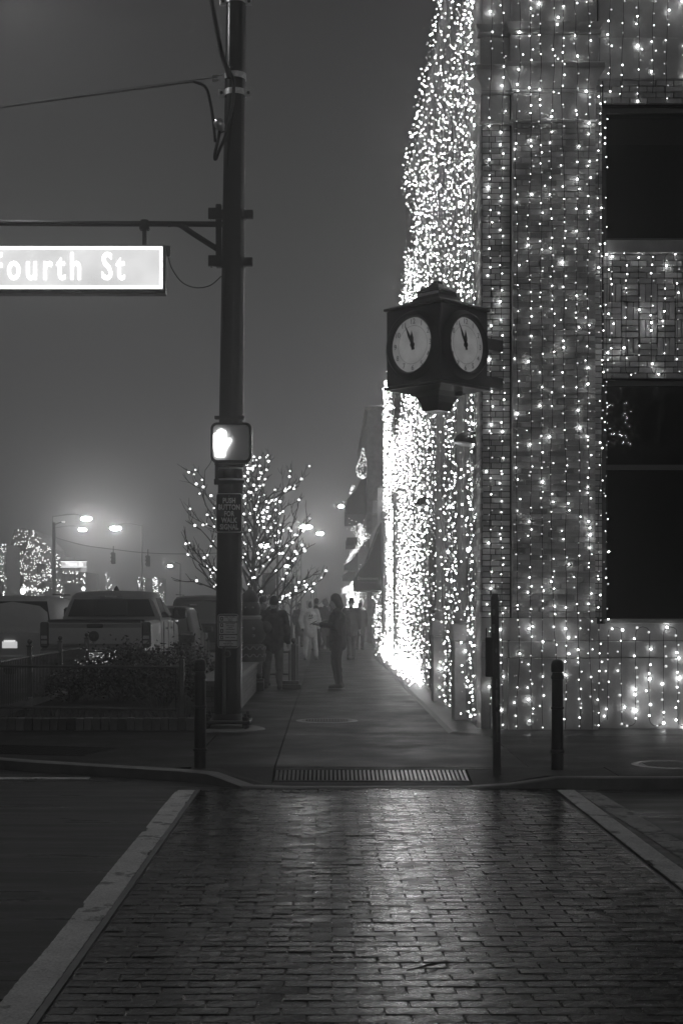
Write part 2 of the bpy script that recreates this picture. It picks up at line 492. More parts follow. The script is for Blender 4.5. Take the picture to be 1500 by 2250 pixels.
# apron pieces with the trench grate left open
GX0,GX1,GY0,GY1=-0.49,1.30,12.83,13.27
slab((-0.49,2.6,RAMP_Y-0.10,RAMP_Y),14,1)
slab((1.30,2.6,12.69,RAMP_Y-0.10),8,3)
slab((2.6,4.6,12.69,RAMP_Y),4,3); slab((4.6,8.4,12.69,RAMP_Y),4,3)
slab((-0.49,1.30,12.69,12.825),14,2)
for (a,b) in ((RAMP_Y,15.4),(15.4,17.0)):
    slab((1.9,4.3,a,b),2,2); slab((4.3,8.4,a,b),2,2)
ys=[RAMP_Y,17.0,22.6,28.2,33.8,39.4,45,51,57,63,70,78,88,100,120,150,200,255]
for i in range(len(ys)-1):
    slab((-0.49,1.9,ys[i],ys[i+1]),4,2)
    if i>=2: slab((-2.90,-0.49,max(ys[i],26.0) if i==2 else ys[i],ys[i+1]),4,2)
    elif i==1: slab((-1.30,-0.49,ys[i],26.0),3,4)
slab((-1.30,-0.49,15.2,17.0),3,2)
# corner slab behind the curved kerb
cs=[]
for i,(x,y) in enumerate(kc):
    if -0.49>x and y<18.3:
        b=kerb_back(i,0.135); cs.append((b.x,b.y))
def poly_slab(top):
    n=len(top); vs=[(x,y,g(x,y)) for x,y in top]+[(x,y,-0.1) for x,y in top]
    mb=MB(); mb.add(vs,[tuple(range(n))]+[(i,(i+1)%n,(i+1)%n+n,i+n) for i in range(n)]); return mb.build('slab',M_concrete,side)
left=[(-0.496,12.69)]+cs
# split by strips so the ramp bends
strip=[(-0.496,12.69)]+[c for c in cs if c[1]<13.3]
lastc=strip[-1]
poly_slab(strip+[(lastc[0],RAMP_Y-0.0),(-1.05,RAMP_Y),(-0.496,RAMP_Y)])
rest_=[c for c in cs if c[1]>=13.3]
poly_slab([(-0.496,RAMP_Y+.008),(lastc[0],RAMP_Y+.008)]+rest_+[(-5.78,18.3),(-5.78,25.0),(-4.4,25.0),(-4.4,17.3),(-1.31,17.3),(-1.31,15.19),(-0.496,15.19)])
poly_slab([(-1.3,17.31),(-1.7,17.31),(-1.7,18.4),(-1.3,18.4)])

# trench grate in the apron: bars across, slots between
grate=thing('trench_grate','long slotted steel drain grate set in the ramp at the crossing','drain grate',(0,0,0))
for (x0,x1,y0,y1) in ((GX0+.006,GX1-.006,GY0,GY0+.02),(GX0+.006,GX1-.006,GY1-.02,GY1)):
    fr=MB()
    for k in range(12):
        xa=x0+(x1-x0)*k/12; xb=x0+(x1-x0)*(k+1)/12
        z0=g((xa+xb)/2,(y0+y1)/2); fr.box(xa,xb,y0,y1,z0-.05,z0+.002)
    fr.build('frame',M_iron,grate)
NB=46
sl=math.atan2(g(0.3,GY1)-g(0.3,GY0),GY1-GY0)
bar_me=MB().box(-0.0125,0.0125,-0.198,0.198,-0.03,0.0).mesh('bar',mat('grate_steel',0.10,0.3,metal=0.3,var=0.3,vscale=9))
for k in range(NB):
    x=GX0+0.03+(GX1-GX0-0.06)*k/(NB-1); ym=(GY0+GY1)/2
    link('bar',bar_me,grate,(x,ym,g(x,ym)+0.003),(sl,0.0,0))
MB().box(GX0,GX1,GY0-.01,GY1+.01,-0.124,-0.12).build('trough',M_black,grate)

# left kerb-side grate and manholes
def disc(n=32): return [(math.cos(2*PI*k/n),math.sin(2*PI*k/n)) for k in range(n)]
def manhole(x,y,r,label,frame=0.06,mat_f=M_kerb,mat_c=M_iron,zz=0.0):
    t=thing('manhole_cover',label,'manhole cover',(x,y,zz))
    MB().lathe([(r,-.05),(r+frame,-.05),(r+frame,0.003),(r+.004,0.006),(r,0.0)],n=40).build('frame',mat_f,t,smooth=30)
    MB().lathe([(0.001,-.02),(r-.006,-.02),(r-.006,0.002),(r-.02,0.0045),(0.001,0.0045)],n=40).build('lid',mat_c,t,smooth=30)
    st=MB()
    for i in range(-8,9):
        for j in range(-8,9):
            a,b=i*r/9,j*r/9
            if a*a+b*b<(r*.85)**2 and (i+j)%2==0: st.box(a-.012,a+.012,b-.012,b+.012,0.004,0.009)
    st.build('tread_stud',mat_c,t)['kind']='stuff'
    return t
p=at(718,1584,18.9); manhole(p.x,18.85,0.34,'round manhole cover in the middle of the pavement behind the grate',mat_c=mat('dull_lid',0.06,0.5,var=.3,bump=.5),frame=0.07)
p=at(1478,1689,13.25); manhole(p.x+.05,13.55,0.30,'wet iron manhole cover in the pavement at the right edge',frame=0.07,mat_f=mat('wet_iron_rim',0.05,0.35,metal=.2))
t=thing('kerb_grate','dark iron mesh grate in the pavement behind the left kerb','drain grate',(-3.05,14.95,0.0),R(-14))
gm=MB()
for i in range(16): gm.box(-0.8+i*.1,-0.78+i*.1,-.42,.42,-.02,.004)
gm.build('long_bar',M_iron,t)['kind']='stuff'
gm=MB()
for i in range(12): gm.box(-.82,.74,-.42+i*.074,-.40+i*.074,-.02,.0085)
gm.build('cross_bar',M_iron,t)['kind']='stuff'
MB().box(-.85,.77,-.45,.44,-.03,0.0021).build('pit',M_black,t)
# twig lying on the bricks
a=at(892,2137,1.6*FPX/802); b=at(982,2118,1.6*FPX/783)
tag(MB().tube([(a.x,a.y,ROAD+.008),((a.x+b.x)/2,(a.y+b.y)/2-.01,ROAD+.014),(b.x,b.y,ROAD+.010)],[.003,.0055,.004],6).build('twig',M_bark),'thin dark twig lying across the wet crossing bricks','twig')
# ------------------------------------------------------------------ corner building
FA=17.0; FB=1.85; TOP=10.45
B=thing('brick_building','brick and stone corner building covered in strings of white lights','building',(0,0,0))
wall=MB()
# front wall as pieces round the two window openings (wall face at FA+0.02 = mortar face)
yF=FA+0.02
wall.box(FB+0.004,3.29,yF,29.3,0,TOP)                        # pier between corner and windows, all the way back
wall.box(3.29,9.0,yF+.001,yF+0.45,0,1.31)
wall.box(3.29,9.0,yF+.001,yF+0.45,4.23,5.88)
wall.box(3.29,9.0,yF+.001,yF+0.45,7.51,TOP)
wall.box(5.75,9.0,yF+.002,yF+0.45,1.31,4.23); wall.box(5.75,9.0,yF+.002,yF+0.45,5.88,7.51)
wall.box(3.291,9.0,yF+1.8,29.3,0,TOP)
wall.build('wall',M_mortar,B)
# stone work
st=MB(); 
st.box(2.185,3.20,16.88,yF,1.11,1.375)                       # pilaster base course
st.box(1.845,2.185,16.97,yF,1.11,1.375)
st.box(3.20,8,16.985,yF,1.11,1.305)
st.build('base_course',M_stone,B)
st=MB(); st.rbox(2.17,3.215,16.865,yF,0.90,1.105,.012); st.rbox(1.838,2.167,16.955,yF,0.90,1.105,.012); st.rbox(3.218,8,16.97,yF,0.90,1.105,.012)
st.build('moulding',M_stone,B)
st=MB(); st.box(2.15,3.23,16.85,yF,0.02,0.895); st.box(1.835,2.148,16.945,yF,0.02,0.895); 
for k in range(5): st.box(3.233+k*.96,3.233+k*.96+.955,16.96,yF,0.02,0.895)
st.build('plinth_block',M_stone,B)
# footing: low sloping skirt along the foot of the walls
fo=MB()
prof=[(0,.06),(.10,.055),(.30,.02),(.42,-.02)]
path=[(9,16.95),(1.95,16.95),(1.80,17.05),(1.80,29.3),(1.8,44.5)]
nrm=[(0,-1),(-.3,-1),(-1,-.25),(-1,0),(-1,0)]
fv=[];ff=[]
for (p_,n_) in zip(path,nrm):
    q=Vector(n_).normalized()
    for d,z in prof: fv.append((p_[0]+q.x*d,p_[1]+q.y*d,z))
for i in range(len(path)-1):
    for j in range(3):
        k=i*4+j; ff.append((k,k+1,k+5,k+4))
fo.add(fv,ff); fo.build('footing',mat('wet_footing',0.035,0.5,var=.3,bump=.5,bscale=60),B)
# sills and lintels
def stone(name,*bx,b=.012,m=None): return MB().rbox(*bx,b).build(name,m or M_stone,B)
stone('window_sill',3.31,5.9,16.92,yF+.2,5.72,5.875)
stone('window_sill',3.31,5.9,16.94,yF+.2,1.305,1.36)
# capital of the big pilaster: collar, plain block, flared cove, cap
def flare(name,x0,x1,yf,z0,z1,out,n=7):
    mb=MB(); vs=[];fs=[]
    for i in range(n+1):
        t=i/n; e=out*(1-math.cos(t*PI/2)); z=z0+(z1-z0)*t
        vs+=[(x0-e,yF,z),(x0-e,yf-e,z),(x1+e,yf-e,z),(x1+e,yF,z)]
    for i in range(n):
        for j in range(3):
            k=i*4+j; fs.append((k,k+1,k+5,k+4))
    fs.append((4*n,4*n+1,4*n+2,4*n+3)); mb.add(vs,fs); return mb.build(name,M_stone,B,smooth=50)
for (x0,x1,yf) in ((2.20,3.19,16.90),(1.85,2.18,16.975)):
    stone('collar',x0-.03,x1+.03,yf-.03,yF,7.265,7.30)
    stone('necking',x0,x1,yf+.004,yF,7.302,7.62)
    stone('collar',x0-.012,x1+.012,yf-.012,yF,7.622,7.665)
    flare('cove',x0-.005,x1+.005,yf-.005,7.667,7.88,.09)
    stone('cap',x0-.10,x1+.10,yf-.10,yF,7.882,7.955)
    # entablature above
    stone('architrave',x0-.03,x1+.03,yf-.03,yF,7.958,8.30)
    stone('collar',x0-.06,x1+.06,yf-.06,yF,8.302,8.345)
    flare('cove',x0-.04,x1+.04,yf-.04,8.347,8.43,.05)
    stone('frieze_block',x0-.01,x1+.01,yf-.01,yF,8.432,10.3)
stone('architrave',3.24,9,16.955,yF,7.80,8.30); stone('frieze',3.24,9,16.985,yF,8.302,10.3)
# round medallion on the frieze block
mb=MB(); ring=[]
for k in range(33): ring.append((2.695+.30*math.cos(2*PI*k/32),16.885,9.02+.30*math.sin(2*PI*k/32)))
mb.tube(ring,.03,8,cap=False); mb.build('medallion',M_stone,B,smooth=True)
stone('cornice',1.70,9,16.70,yF,10.302,10.5); stone('side_cornice',1.70,1.849,yF+.003,29.3,10.302,10.5); 
# bricks of the front
BL,BH,BJ=0.2,0.060,0.0105
def wbrick(lx,lz,seed,dy=0.045):
    r=random.Random(seed); mb=MB(); hx,hz=lx/2,lz/2; c=.003
    e=[(-hx,-hz),(hx,-hz),(hx,hz),(-hx,hz)]
    e=[(a+r.uniform(-.0015,.0015),b+r.uniform(-.0012,.0012)) for a,b in e]
    d=[r.uniform(-.0015,.0015) for _ in e]
    vs=[(a,dy,b) for a,b in e]+[(a,.003+d[i],b) for i,(a,b) in enumerate(e)]+[(a*(1-c/hx),d[i],b*(1-c/hz)) for i,(a,b) in enumerate(e)]
    fs=[(8,9,10,11)]
    for i in range(4):
        k=(i+1)%4; fs+=[(i,k,4+k,4+i),(4+i,4+k,8+k,8+i)]
    mb.add(vs,fs); return mb
_bm={}
def bmesh_for(lx,lz,s):
    key=(round(lx,3),round(lz,3),s)
    if key not in _bm: _bm[key]=wbrick(lx,lz,s).mesh('brick',M_brick)
    return _bm[key]
front=[]     # x, y, z, lx, lz
CH=0.0682
def courses(x0,x1,yf,z0,z1,off=0):
    n=int(round((z1-z0)/CH)); ch=(z1-z0)/n
    for i in range(n):
        zc=z0+(i+.5)*ch; x=x0
        if x1-x0<.16:
            front.append(((x0+x1)/2,yf,zc,x1-x0-BJ,ch-BJ)); continue
        first=(BL+BJ)*(.5 if (i+off)%2 else 1)
        if i%6==5 and off<5: first=(BL+BJ)*.75
        xe=x+first
        while True:
            xe2=min(xe,x1)
            if x1-xe2<.05: xe2=x1
            front.append(((x+xe2)/2,yf,zc,xe2-x-BJ,ch-BJ))
            if xe2>=x1-1e-6: break
            x=xe2; xe=x+BL+BJ
courses(2.20,3.19,16.90,1.38,7.262)
courses(1.85,2.185,16.975,1.38,7.262,1)
courses(3.195,3.285,16.985,1.38,7.80)
courses(3.292,6.2,16.985,4.235,4.51,1); 
courses(3.292,6.2,16.985,5.365,5.715); courses(3.292,6.2,16.985,7.515,7.80,1)
# basket weave field
bw_=0.2135
for r_ in range(4):
    for c_ in range(12):
        x0=3.30+c_*bw_; z0=4.512+r_*bw_
        for k in range(3):
            q=bw_/3
            if (r_+c_)%2==0: front.append((x0+bw_/2,16.985,z0+(k+.5)*q,bw_-BJ,q-BJ))
            else: front.append((x0+(k+.5)*q,16.985,z0+bw_/2,q-BJ,bw_-BJ))
rest=MB(); cnt=0
order=sorted(range(len(front)),key=lambda i:-(front[i][3]*front[i][4]>0.010)*1000+abs(front[i][2]-3.6)+ (0 if front[i][0]<3.2 else 4))
for i in order:
    x,y,z,lx,lz=front[i]
    ry=rng.gauss(0,.004)
    if cnt<300 and lx*lz>.010:
        link('brick',bmesh_for(lx,lz,rng.randrange(3)),B,(x,y+rng.gauss(0,.0012),z),(0,ry,0)); cnt+=1
    else:
        me=bmesh_for(lx,lz,rng.randrange(3)); M=Matrix.Translation((x,y+rng.gauss(0,.0012),z))@Euler((0,ry,0)).to_matrix().to_4x4()
        rest.add([M@v.co for v in me.vertices],[tuple(p.vertices) for p in me.polygons])
rest.build('brickwork',M_brick,B,fix=False)['kind']='stuff'
# pilaster cores so the side of each pilaster is solid
MB().box(2.203,3.187,16.915,yF-.001,1.38,7.262).build('pilaster_core',M_brick,B)
MB().box(1.853,2.18,16.99,yF-.001,1.38,7.262).build('pilaster_core',M_mortar,B)
# windows
def window(x0,x1,z0,z1,yr,bars,name='window'):
    f=MB(); w=.06
    f.box(x0,x1,yr-.05,yr+.05,z0,z0+w); f.box(x0,x1,yr-.05,yr+.05,z1-w,z1); f.box(x0,x0+w,yr-.05,yr+.05,z0+w,z1-w); f.box(x1-w,x1,yr-.05,yr+.05,z0+w,z1-w)
    for zb in bars: f.box(x0+w,x1-w,yr-.035,yr+.035,zb-.03,zb+.03)
    fo=f.build(name,M_darkframe,B)
    MB().box(x0+w,x1-w,yr-.006,yr+.006,z0+w,z1-w).build('pane',M_glass,fo)
    return fo
w1=window(3.292,5.745,1.312,4.228,17.16,[3.19]); w2=window(3.292,5.745,5.882,7.508,17.16,[])
MB().box(3.36,5.68,17.30,17.31,7.13,7.44).build('blind',mat('blind',0.85,0.8),w2)
MB().box(3.292,5.745,17.5,17.52,1.3,7.6).build('room_back',M_black,B)
# side wall along the street: stone clad, seen at a glancing angle
def gy(px,X=FB): return X*FPX/(px-VX)
sd=MB()
cu=thing('brick_face','x','x') if False else None
M_side=mat('side_brick',0.42,0.75,var=0.3,vscale=6,stretch=(1,4,12),bump=.6,bscale=30)
sd.box(FB-.012,FB+.003,17.02,29.3,0.02,10.3)
sd.build('side_wall',M_side,B)
# brick ends showing on the street side just behind the corner
sbk=MB()
for i in range(87):
    z=1.38+i*.0677; y=16.99+(.10 if i%2 else 0)
    while y<18.25:
        l=.2 if y>17.0 or i%2==0 else .1
        sbk.rbox(FB-.016,FB+.02,y,y+l-.01,z+.005,z+.0625,.003); y+=l
sbk.build('side_brickwork',M_brick,B,fix=False)['kind']='stuff'
# fluted half columns on pedestals along the street side
def half_column(y):
    r=.15; n=40
    prof=[(.17,1.30),(.19,1.33),(.19,1.38),(.165,1.42),(.15,1.46)]
    mb=MB(); mb.lathe(prof,(FB,y,0),24,a0=PI/2,a1=3*PI/2)
    mb.lathe([(.15,5.2),(.17,5.24),(.16,5.28),(.21,5.45),(.21,5.5)],(FB,y,0),24,a0=PI/2,a1=3*PI/2)
    vs=[];fs=[];m=60
    for zz in (1.46,5.2):
        for k in range(m+1):
            an=PI/2+PI*k/m; rr=.15-.014*max(0,math.sin(k*PI/3.0))**.6 if k not in (0,m) else .15
            vs.append((FB+rr*math.cos(an),y+rr*math.sin(an),zz))
    for k in range(m): fs.append((k,k+1,m+2+k,m+1+k))
    mb.add(vs,fs)
    c=mb.build('column',M_stone,B,smooth=35)
    MB().rbox(FB-.21,FB+.01,y-.21,y+.21,.02,1.06,.01).build('pedestal',M_stone,c)
    MB().rbox(FB-.235,FB+.01,y-.235,y+.235,1.062,1.295,.02).build('pedestal_cap',M_stone,c)
COLS=(18.55,22.2)
for y in COLS: half_column(y)
# recessed dark door between the columns on the street side
MB().box(FB-.03,FB-.0125,23.6,25.3,.05,2.9).build('door_recess',mat('dim_opening',0.05,.5),B)
# wall lamps: dark bonnet shades
def wall_lamp(p,label,r=.17):
    t=thing('wall_lamp',label,'wall lamp',p)
    prof=[(r*.85,0),(r*.82,.03),(r*.68,.085),(r*.42,.125),(r*.15,.145),(.012,.148)]
    Mx=Matrix.Rotation(R(10),4,'Y')
    MB().lathe(prof,(0,0,0),20,M=Mx).build('shade',M_iron,t,smooth=True)
    MB().lathe([(r*.84,-.012),(r*.88,-.012),(r*.88,0.004),(r*.84,.004)],(0,0,0),20,M=Mx).build('rim',M_galv,t,smooth=True)
    MB().tube([(.02,.02,.15),(.08,.03,.15),(FB-p[0]+.01,.03,.12)],.014,8).build('arm',M_iron,t,smooth=True)
    return t
wall_lamp((1.70,17.55,at(0,975,17.55).z),'dark bonnet wall lamp on the corner building below the clock')
wall_lamp((1.66,25.0,at(0,1112,25).z),'small dark wall lamp lost among the dense lights along the street wall',.15)

# ------------------------------------------------------------------ fairy lights
SL='light_string'
def string_thing(pts, label, group, spacing=.1, off=None, dead=.06, r0=.0075, name='light_string'):
    """one cable with its lamps: pts is a polyline"""
    o=MB().tube(pts,.0035,4,cap=False).build(name,M_wire,None)
    tag(o,label,'string lights',group)
    cs=[];rs=[]; acc=rng.random()*spacing if off is None else off
    for a,b in zip(pts[:-1],pts[1:]):
        a=Vector(a);b=Vector(b);l=(b-a).length;d=(b-a)/max(l,1e-6)
        while acc<l:
            if rng.random()>dead:
                q=a+d*acc+Vector((rng.gauss(0,.017),rng.choice((-.05,-.03,-.02,-.01,-.006,.002,.004)),rng.gauss(0,.01)))
                cs.append(q); rs.append(r0*rng.choice((.7,.85,1,1.1,1.3,1.5)))
            acc+=spacing*rng.choice((.55,.8,1,1,1.15,1.5))
        acc-=l
    if cs:
        me=bulbs_mesh('bulb',cs,rs,M_bulb,ico=True); link('bulb',me,o)['kind']='stuff'
    return o
def yfront(x,z):
    if 2.12<x<3.27: o=0.0
    elif x<=2.12: o=.075
    else: return 16.955 if z>7.8 else 16.985
    if z<.9: y=16.85 if o==0 else 16.87
    elif z<1.11: y=16.865
    elif z<1.38: y=16.88
    elif z<7.26: y=16.90
    elif z<7.30: y=16.87
    elif z<7.66: y=16.90
    elif z<7.88: y=16.895-.09*(z-7.66)/.22
    elif z<7.97: y=16.80
    elif z<8.30: y=16.87
    elif z<8.44: y=16.84
    else: y=16.885
    return y+o
def drop(x,y,z0,z1,label,group,**k):
    if y is None:
        pts=[];n=max(2,int((z1-z0)/.16)); ph=rng.random()*6; dx=0
        for i in range(n+1):
            z=z1-(z1-z0)*i/n; dx=dx*.9+rng.gauss(0,.006)
            pts.append((x+dx+.010*math.sin(ph+z*1.7),min(yfront(x,z+.05),yfront(x,z-.05),yfront(x,z))-.018-rng.random()*.012,z))
        return string_thing(pts,label,group,**k)
    pts=[];n=max(2,int((z1-z0)/.5)); ph=rng.random()*6
    for i in range(n+1):
        z=z1-(z1-z0)*i/n; pts.append((x+.006*math.sin(ph+z*2.2)+rng.gauss(0,.003),y+rng.uniform(-.01,.0),z))
    return string_thing(pts,label,group,**k)
ORD=('first','second','third','fourth','fifth','sixth','seventh','eighth','ninth','tenth','eleventh','twelfth','thirteenth','fourteenth','fifteenth')
for i_,x in enumerate((2.262,2.405,2.545,2.675,2.81,2.96,3.10)):
    drop(x,None,.06,10.25,ORD[i_]+' string of white fairy lights from the corner on the wide brick pilaster','light strings on the wide pilaster',spacing=.105)
for i_,x in enumerate((1.94,2.075)):
    drop(x,None,.06,10.25,('outer','inner')[i_]+' of two fairy light strings hanging down the narrow pilaster at the corner','light strings on the corner pilaster')
drop(3.235,None,.06,7.7,'string of fairy lights hanging down between wide pilaster and windows',None,spacing=.11)
drop(3.315,16.9,1.35,7.55,'string of fairy lights hanging along the left edge of the dark windows',None,spacing=.12)
for i_,x in enumerate(np.arange(3.36,5.6,.172)):
    drop(float(x)+rng.uniform(-.02,.02),None,7.5+rng.uniform(-.02,.15),10.25,ORD[i_]+' short string from the pilaster, hanging above the upper dark window','light strings above the upper window',spacing=.11)
def serp(x0,x1,z0,z1,pitch,y,label,**k):
    pts=[];x=x0;up=True
    while x<x1:
        zz=[z0+.06,z1-.06] if up else [z1-.06,z0+.06]
        pts+=[(x+rng.gauss(0,.006),y,zz[0]),(x+rng.gauss(0,.006),y,(zz[0]+zz[1])/2),(x,y,zz[1])]
        s=1 if up else -1; zc=zz[1]
        for q in range(1,6):
            an=PI*q/6; pts.append((x+pitch/2-pitch/2*math.cos(an),y,zc+s*.07*math.sin(an)))
        x+=pitch; up=not up
    return string_thing(pts,label,None,**k)
serp(3.40,5.7,4.28,5.72,.155,16.955,'fairy light string looped up and down over the basket weave brick panel',spacing=.115)
serp(3.34,5.9,.10,1.26,.165,16.925,'fairy light string looped up and down over the stone base below the window',spacing=.125,r0=.0125)

def curtain(name,label,y0,y1,z0,z1,X,skip,pitch=.12,sp=.10,ico=False,m=M_bulb,wire=True,r=.0075,parent=None,roof=None,bulge=lambda z:0.0):
    """dense curtain of strings hung over a street wall"""
    cs=[];rs=[]; wm=MB(); y=y0
    while y<y1:
        zt=z1 if roof is None else roof(y)
        yy=y+rng.gauss(0,.02); z=z0+rng.random()*.1; xo=X-rng.uniform(.0,.10)
        while z<zt:
            yq=yy+rng.gauss(0,.02); zq=z+rng.gauss(0,.02)
            if not skip(yq,zq) and rng.random()>.05:
                cs.append((xo-bulge(zq)+rng.gauss(0,.02),yq,zq)); rs.append(r*rng.choice((.7,.9,1,1.1,1.25)))
            z+=sp*rng.uniform(.7,1.3)
        wm.tube([(X-.03,yy,z0),(X-.04+rng.gauss(0,.01),yy+rng.gauss(0,.02),(z0+zt)/2),(X-.03-bulge(zt),yy,zt)],.003,3,cap=False)
        y+=pitch*rng.uniform(.75,1.25)
    w_=wm.build('cable',mat('pale_cable',.10,.5),None,fix=False)
    o=link(name,bulbs_mesh(name,cs,rs,m,ico)); o['kind']='stuff'; o['label']=label; w_.parent=o; w_['kind']='stuff'
    return o,len(cs)
def skipB(y,z):
    for c in COLS:
        if abs(y-c-.02)<.26 and z<5.4: return rng.random()<.93
    if 23.5<y<25.4 and .1<z<2.9: return rng.random()<.75
    if z<5.4 and rng.random()<.12: return True
    return False
o,n1=curtain('fairy_lights','dense curtain of white fairy lights down the street side of the corner building',17.12,29.3,.10,10.3,FB-.03,skipB,m=M_bulb_side,pitch=.145,sp=.145,r=.0083,bulge=lambda z:.2*sstep(9.3,10.2,z))
# ------------------------------------------------------------------ second building, covered in lights
C=thing('store_building','two storey store wrapped in the densest white lights next to the corner building','building')
wb=MB(); wb.box(FB,9,29.32,44.6,0,8.3); wb.build('wall',M_side,C)
def gable(y): return 8.3+1.2*max(0,1-abs(y-31.5)/3.5)
MB().prism([(29.33,8.305),(29.33,8.6),(31.5,9.5),(34.5,8.45),(44.5,8.45),(44.5,8.305)],FB,FB+.4,'x').build('parapet',M_stone,C)
def Cpart(name,*bx,m=M_stone,b=.015): return MB().rbox(*bx,b).build(name,m,C)
for y in (36.0,43.2): 
    Cpart('column',FB-.16,FB-.003,y-.35,y+.35,.02,4.15); Cpart('column_cap',FB-.2,FB-.003,y-.42,y+.42,4.153,4.4)
wn_=Cpart('window',FB-.03,FB-.003,33.4,38.4,6.2,7.6,m=M_darkframe); MB().box(FB-.035,FB-.031,33.5,38.3,6.3,7.5).build('pane',M_glass,wn_)
Cpart('side_cornice',1.40,FB-.003,44.0,44.6,4.4,4.8)
def skipC(y,z):
    if 33.2<y<38.7 and 6.0<z<7.7: return True
    if abs(y-36.0)<.6 and z<4.5: return True
    if abs(y-43.2)<.75 and z<4.4: return True
    return False
o,n2=curtain('fairy_lights','brightest densest mass of white fairy lights on the store next to the corner building',29.35,44.5,.1,8.4,FB-.03,skipC,m=M_bulb_side,pitch=.135,sp=.125,r=.0083,roof=gable)
# bank of lights along the foot of the store
cs=[(FB-.05-abs(rng.gauss(0,.12)),rng.uniform(26,44.5),abs(rng.gauss(.0,.35))+.03) for k in range(1100)]
o=link('fairy_lights',bulbs_mesh('fairy_lights',cs,[.0095]*len(cs),M_bulb_side)); o['kind']='stuff'; o['label']='heap of white fairy lights along the foot of the store wall'
print('bulbs',n1,n2)

ch=thing('chair','pale framed chair standing just inside the lower dark window','chair',(3.47,17.62,1.31-.45),R(20))
def _cf(name,*pts,r=.012): return MB().tube(smooth_pts(pts,3),r,6).build(name,mat('chair_frame',.5,.5),ch,smooth=True)
# ------------------------------------------------------------------ four sided clock on the corner
CX,CY,CZ=1.262,16.33,3.0
Hs=.412; z0=CZ-.465+.53; 
ZB=at(0,852,16.33).z; ZT=at(0,686,16.33).z
K=thing('street_clock','dark four sided street clock standing out from the corner of the brick building','clock',(CX,CY,0),R(45))
M_clock=mat('clock_case',0.02,0.4,spec=.5,var=.3,vscale=8)
M_dial=bpy.data.materials.new('clock_dial'); M_dial.use_nodes=True
_n=M_dial.node_tree.nodes; _l=M_dial.node_tree.links; _b=_n['Principled BSDF']
_nz=_n.new('ShaderNodeTexNoise'); _nz.inputs['Scale'].default_value=9; _nz.inputs['Detail'].default_value=6
_tc=_n.new('ShaderNodeTexCoord'); _l.new(_tc.outputs['Object'],_nz.inputs['Vector'])
_r=_n.new('ShaderNodeMapRange'); _r.inputs['From Min'].default_value=.3; _r.inputs['From Max'].default_value=.75; _r.inputs['To Min'].default_value=.10; _r.inputs['To Max'].default_value=.17
_l.new(_nz.outputs['Fac'],_r.inputs['Value']); _b.inputs['Base Color'].default_value=(.32,.32,.32,1); _b.inputs['Emission Color'].default_value=(1,1,1,1); _l.new(_r.outputs[0],_b.inputs['Emission Strength'])
mb=MB(); mb.rbox(-Hs,Hs,-Hs,Hs,ZB,ZT,.012); mb.build('case',M_clock,K)
MB().rbox(-Hs-.025,Hs+.025,-Hs-.025,Hs+.025,ZT+.001,ZT+.035,.008).build('rim',M_clock,K); MB().rbox(-Hs-.02,Hs+.02,-Hs-.02,Hs+.02,ZB-.035,ZB-.001,.008).build('rim',M_clock,K)
def pyramid(prof,name):
    vs=[];fs=[]
    for (h,z) in prof: vs+=[(-h,-h,z),(h,-h,z),(h,h,z),(-h,h,z)]
    for i in range(len(prof)-1):
        for j in range(4): fs.append((i*4+j,i*4+(j+1)%4,i*4+4+(j+1)%4,i*4+4+j))
    fs.append((0,1,2,3)); k=4*(len(prof)-1); fs.append((k,k+1,k+2,k+3))
    m=MB(); m.add(vs,fs); return m.build(name,M_clock,K)
pyramid([(Hs,ZT+.036),(.30,ZT+.07),(.22,ZT+.12),(.165,ZT+.17),(.155,ZT+.215),(.17,ZT+.22),(.15,ZT+.245),(.08,ZT+.295),(.045,ZT+.32),(.045,ZT+.345),(.02,ZT+.36)],'roof')
pyramid([(.11,ZB-.275),(.12,ZB-.235),(.135,ZB-.18),(.17,ZB-.115),(.24,ZB-.07),(Hs-.02,ZB-.036)],'pendant')
DZ=(ZT+ZB)/2+.005; DR=.312
def circ(r,n=40): return [(r*math.cos(2*PI*k/n),r*math.sin(2*PI*k/n)) for k in range(n)]
M_ink=mat('clock_ink',0.03,.6)
for fi,ang in enumerate((0,90,180,270)):
    Mz=Matrix.Rotation(R(ang),4,'Z')
    Mf=Mz@Matrix.Translation((0,-Hs,DZ))@Matrix.Rotation(R(90),4,'X')      # local z -> outward (-y)
    mb=MB(); mb.lathe([(DR-.005,0.001),(DR-.004,.05),(DR+.012,.07),(DR+.03,.07),(DR+.055,.045),(DR+.078,.002)],(0,0,0),48,M=Mf); mb.build('bezel',M_clock,K,smooth=40)
    d=MB(); d.prism([(a,b) for a,b in circ(DR-.004)],.002,.008,'z',M=Mf); dial=d.build('dial',M_dial,K)
    ring=MB(); ring.tube([Mf@Vector((.215*math.cos(2*PI*k/40),.215*math.sin(2*PI*k/40),.009)) for k in range(41)],.0016,4,cap=False); ring.build('minute_ring',M_ink,dial)
    for h in range(1,13):
        an=PI/2-2*PI*h/12
        me=text_mesh(str(h),.085,.001); me.transform(Mf@Matrix.Translation((.262*math.cos(an),.262*math.sin(an),.0095))); me.name='numeral'; me.materials.append(mat('numeral_ink',0.10,.6)); link('numeral',me,dial)
    for (nm,l,w,a) in (('minute_hand',.255,.012,-25.5),('hour_hand',.165,.016,-3)):
        Mh=Mf@Matrix.Rotation(R(-a),4,'Z')
        hm_=MB(); hm_.prism([(-w*.8,-.06),(w*.8,-.06),(w*1.5,l*.45),(0,l),(-w*1.5,l*.45)],.012 if l>.2 else .0165,.015 if l>.2 else .0195,'z',M=Mh); hm_.build(nm,M_ink,dial)
    MB().lathe([(.03,.009),(.03,.022),(.001,.024)],n=16,M=Mf).build('hub',M_ink,dial)
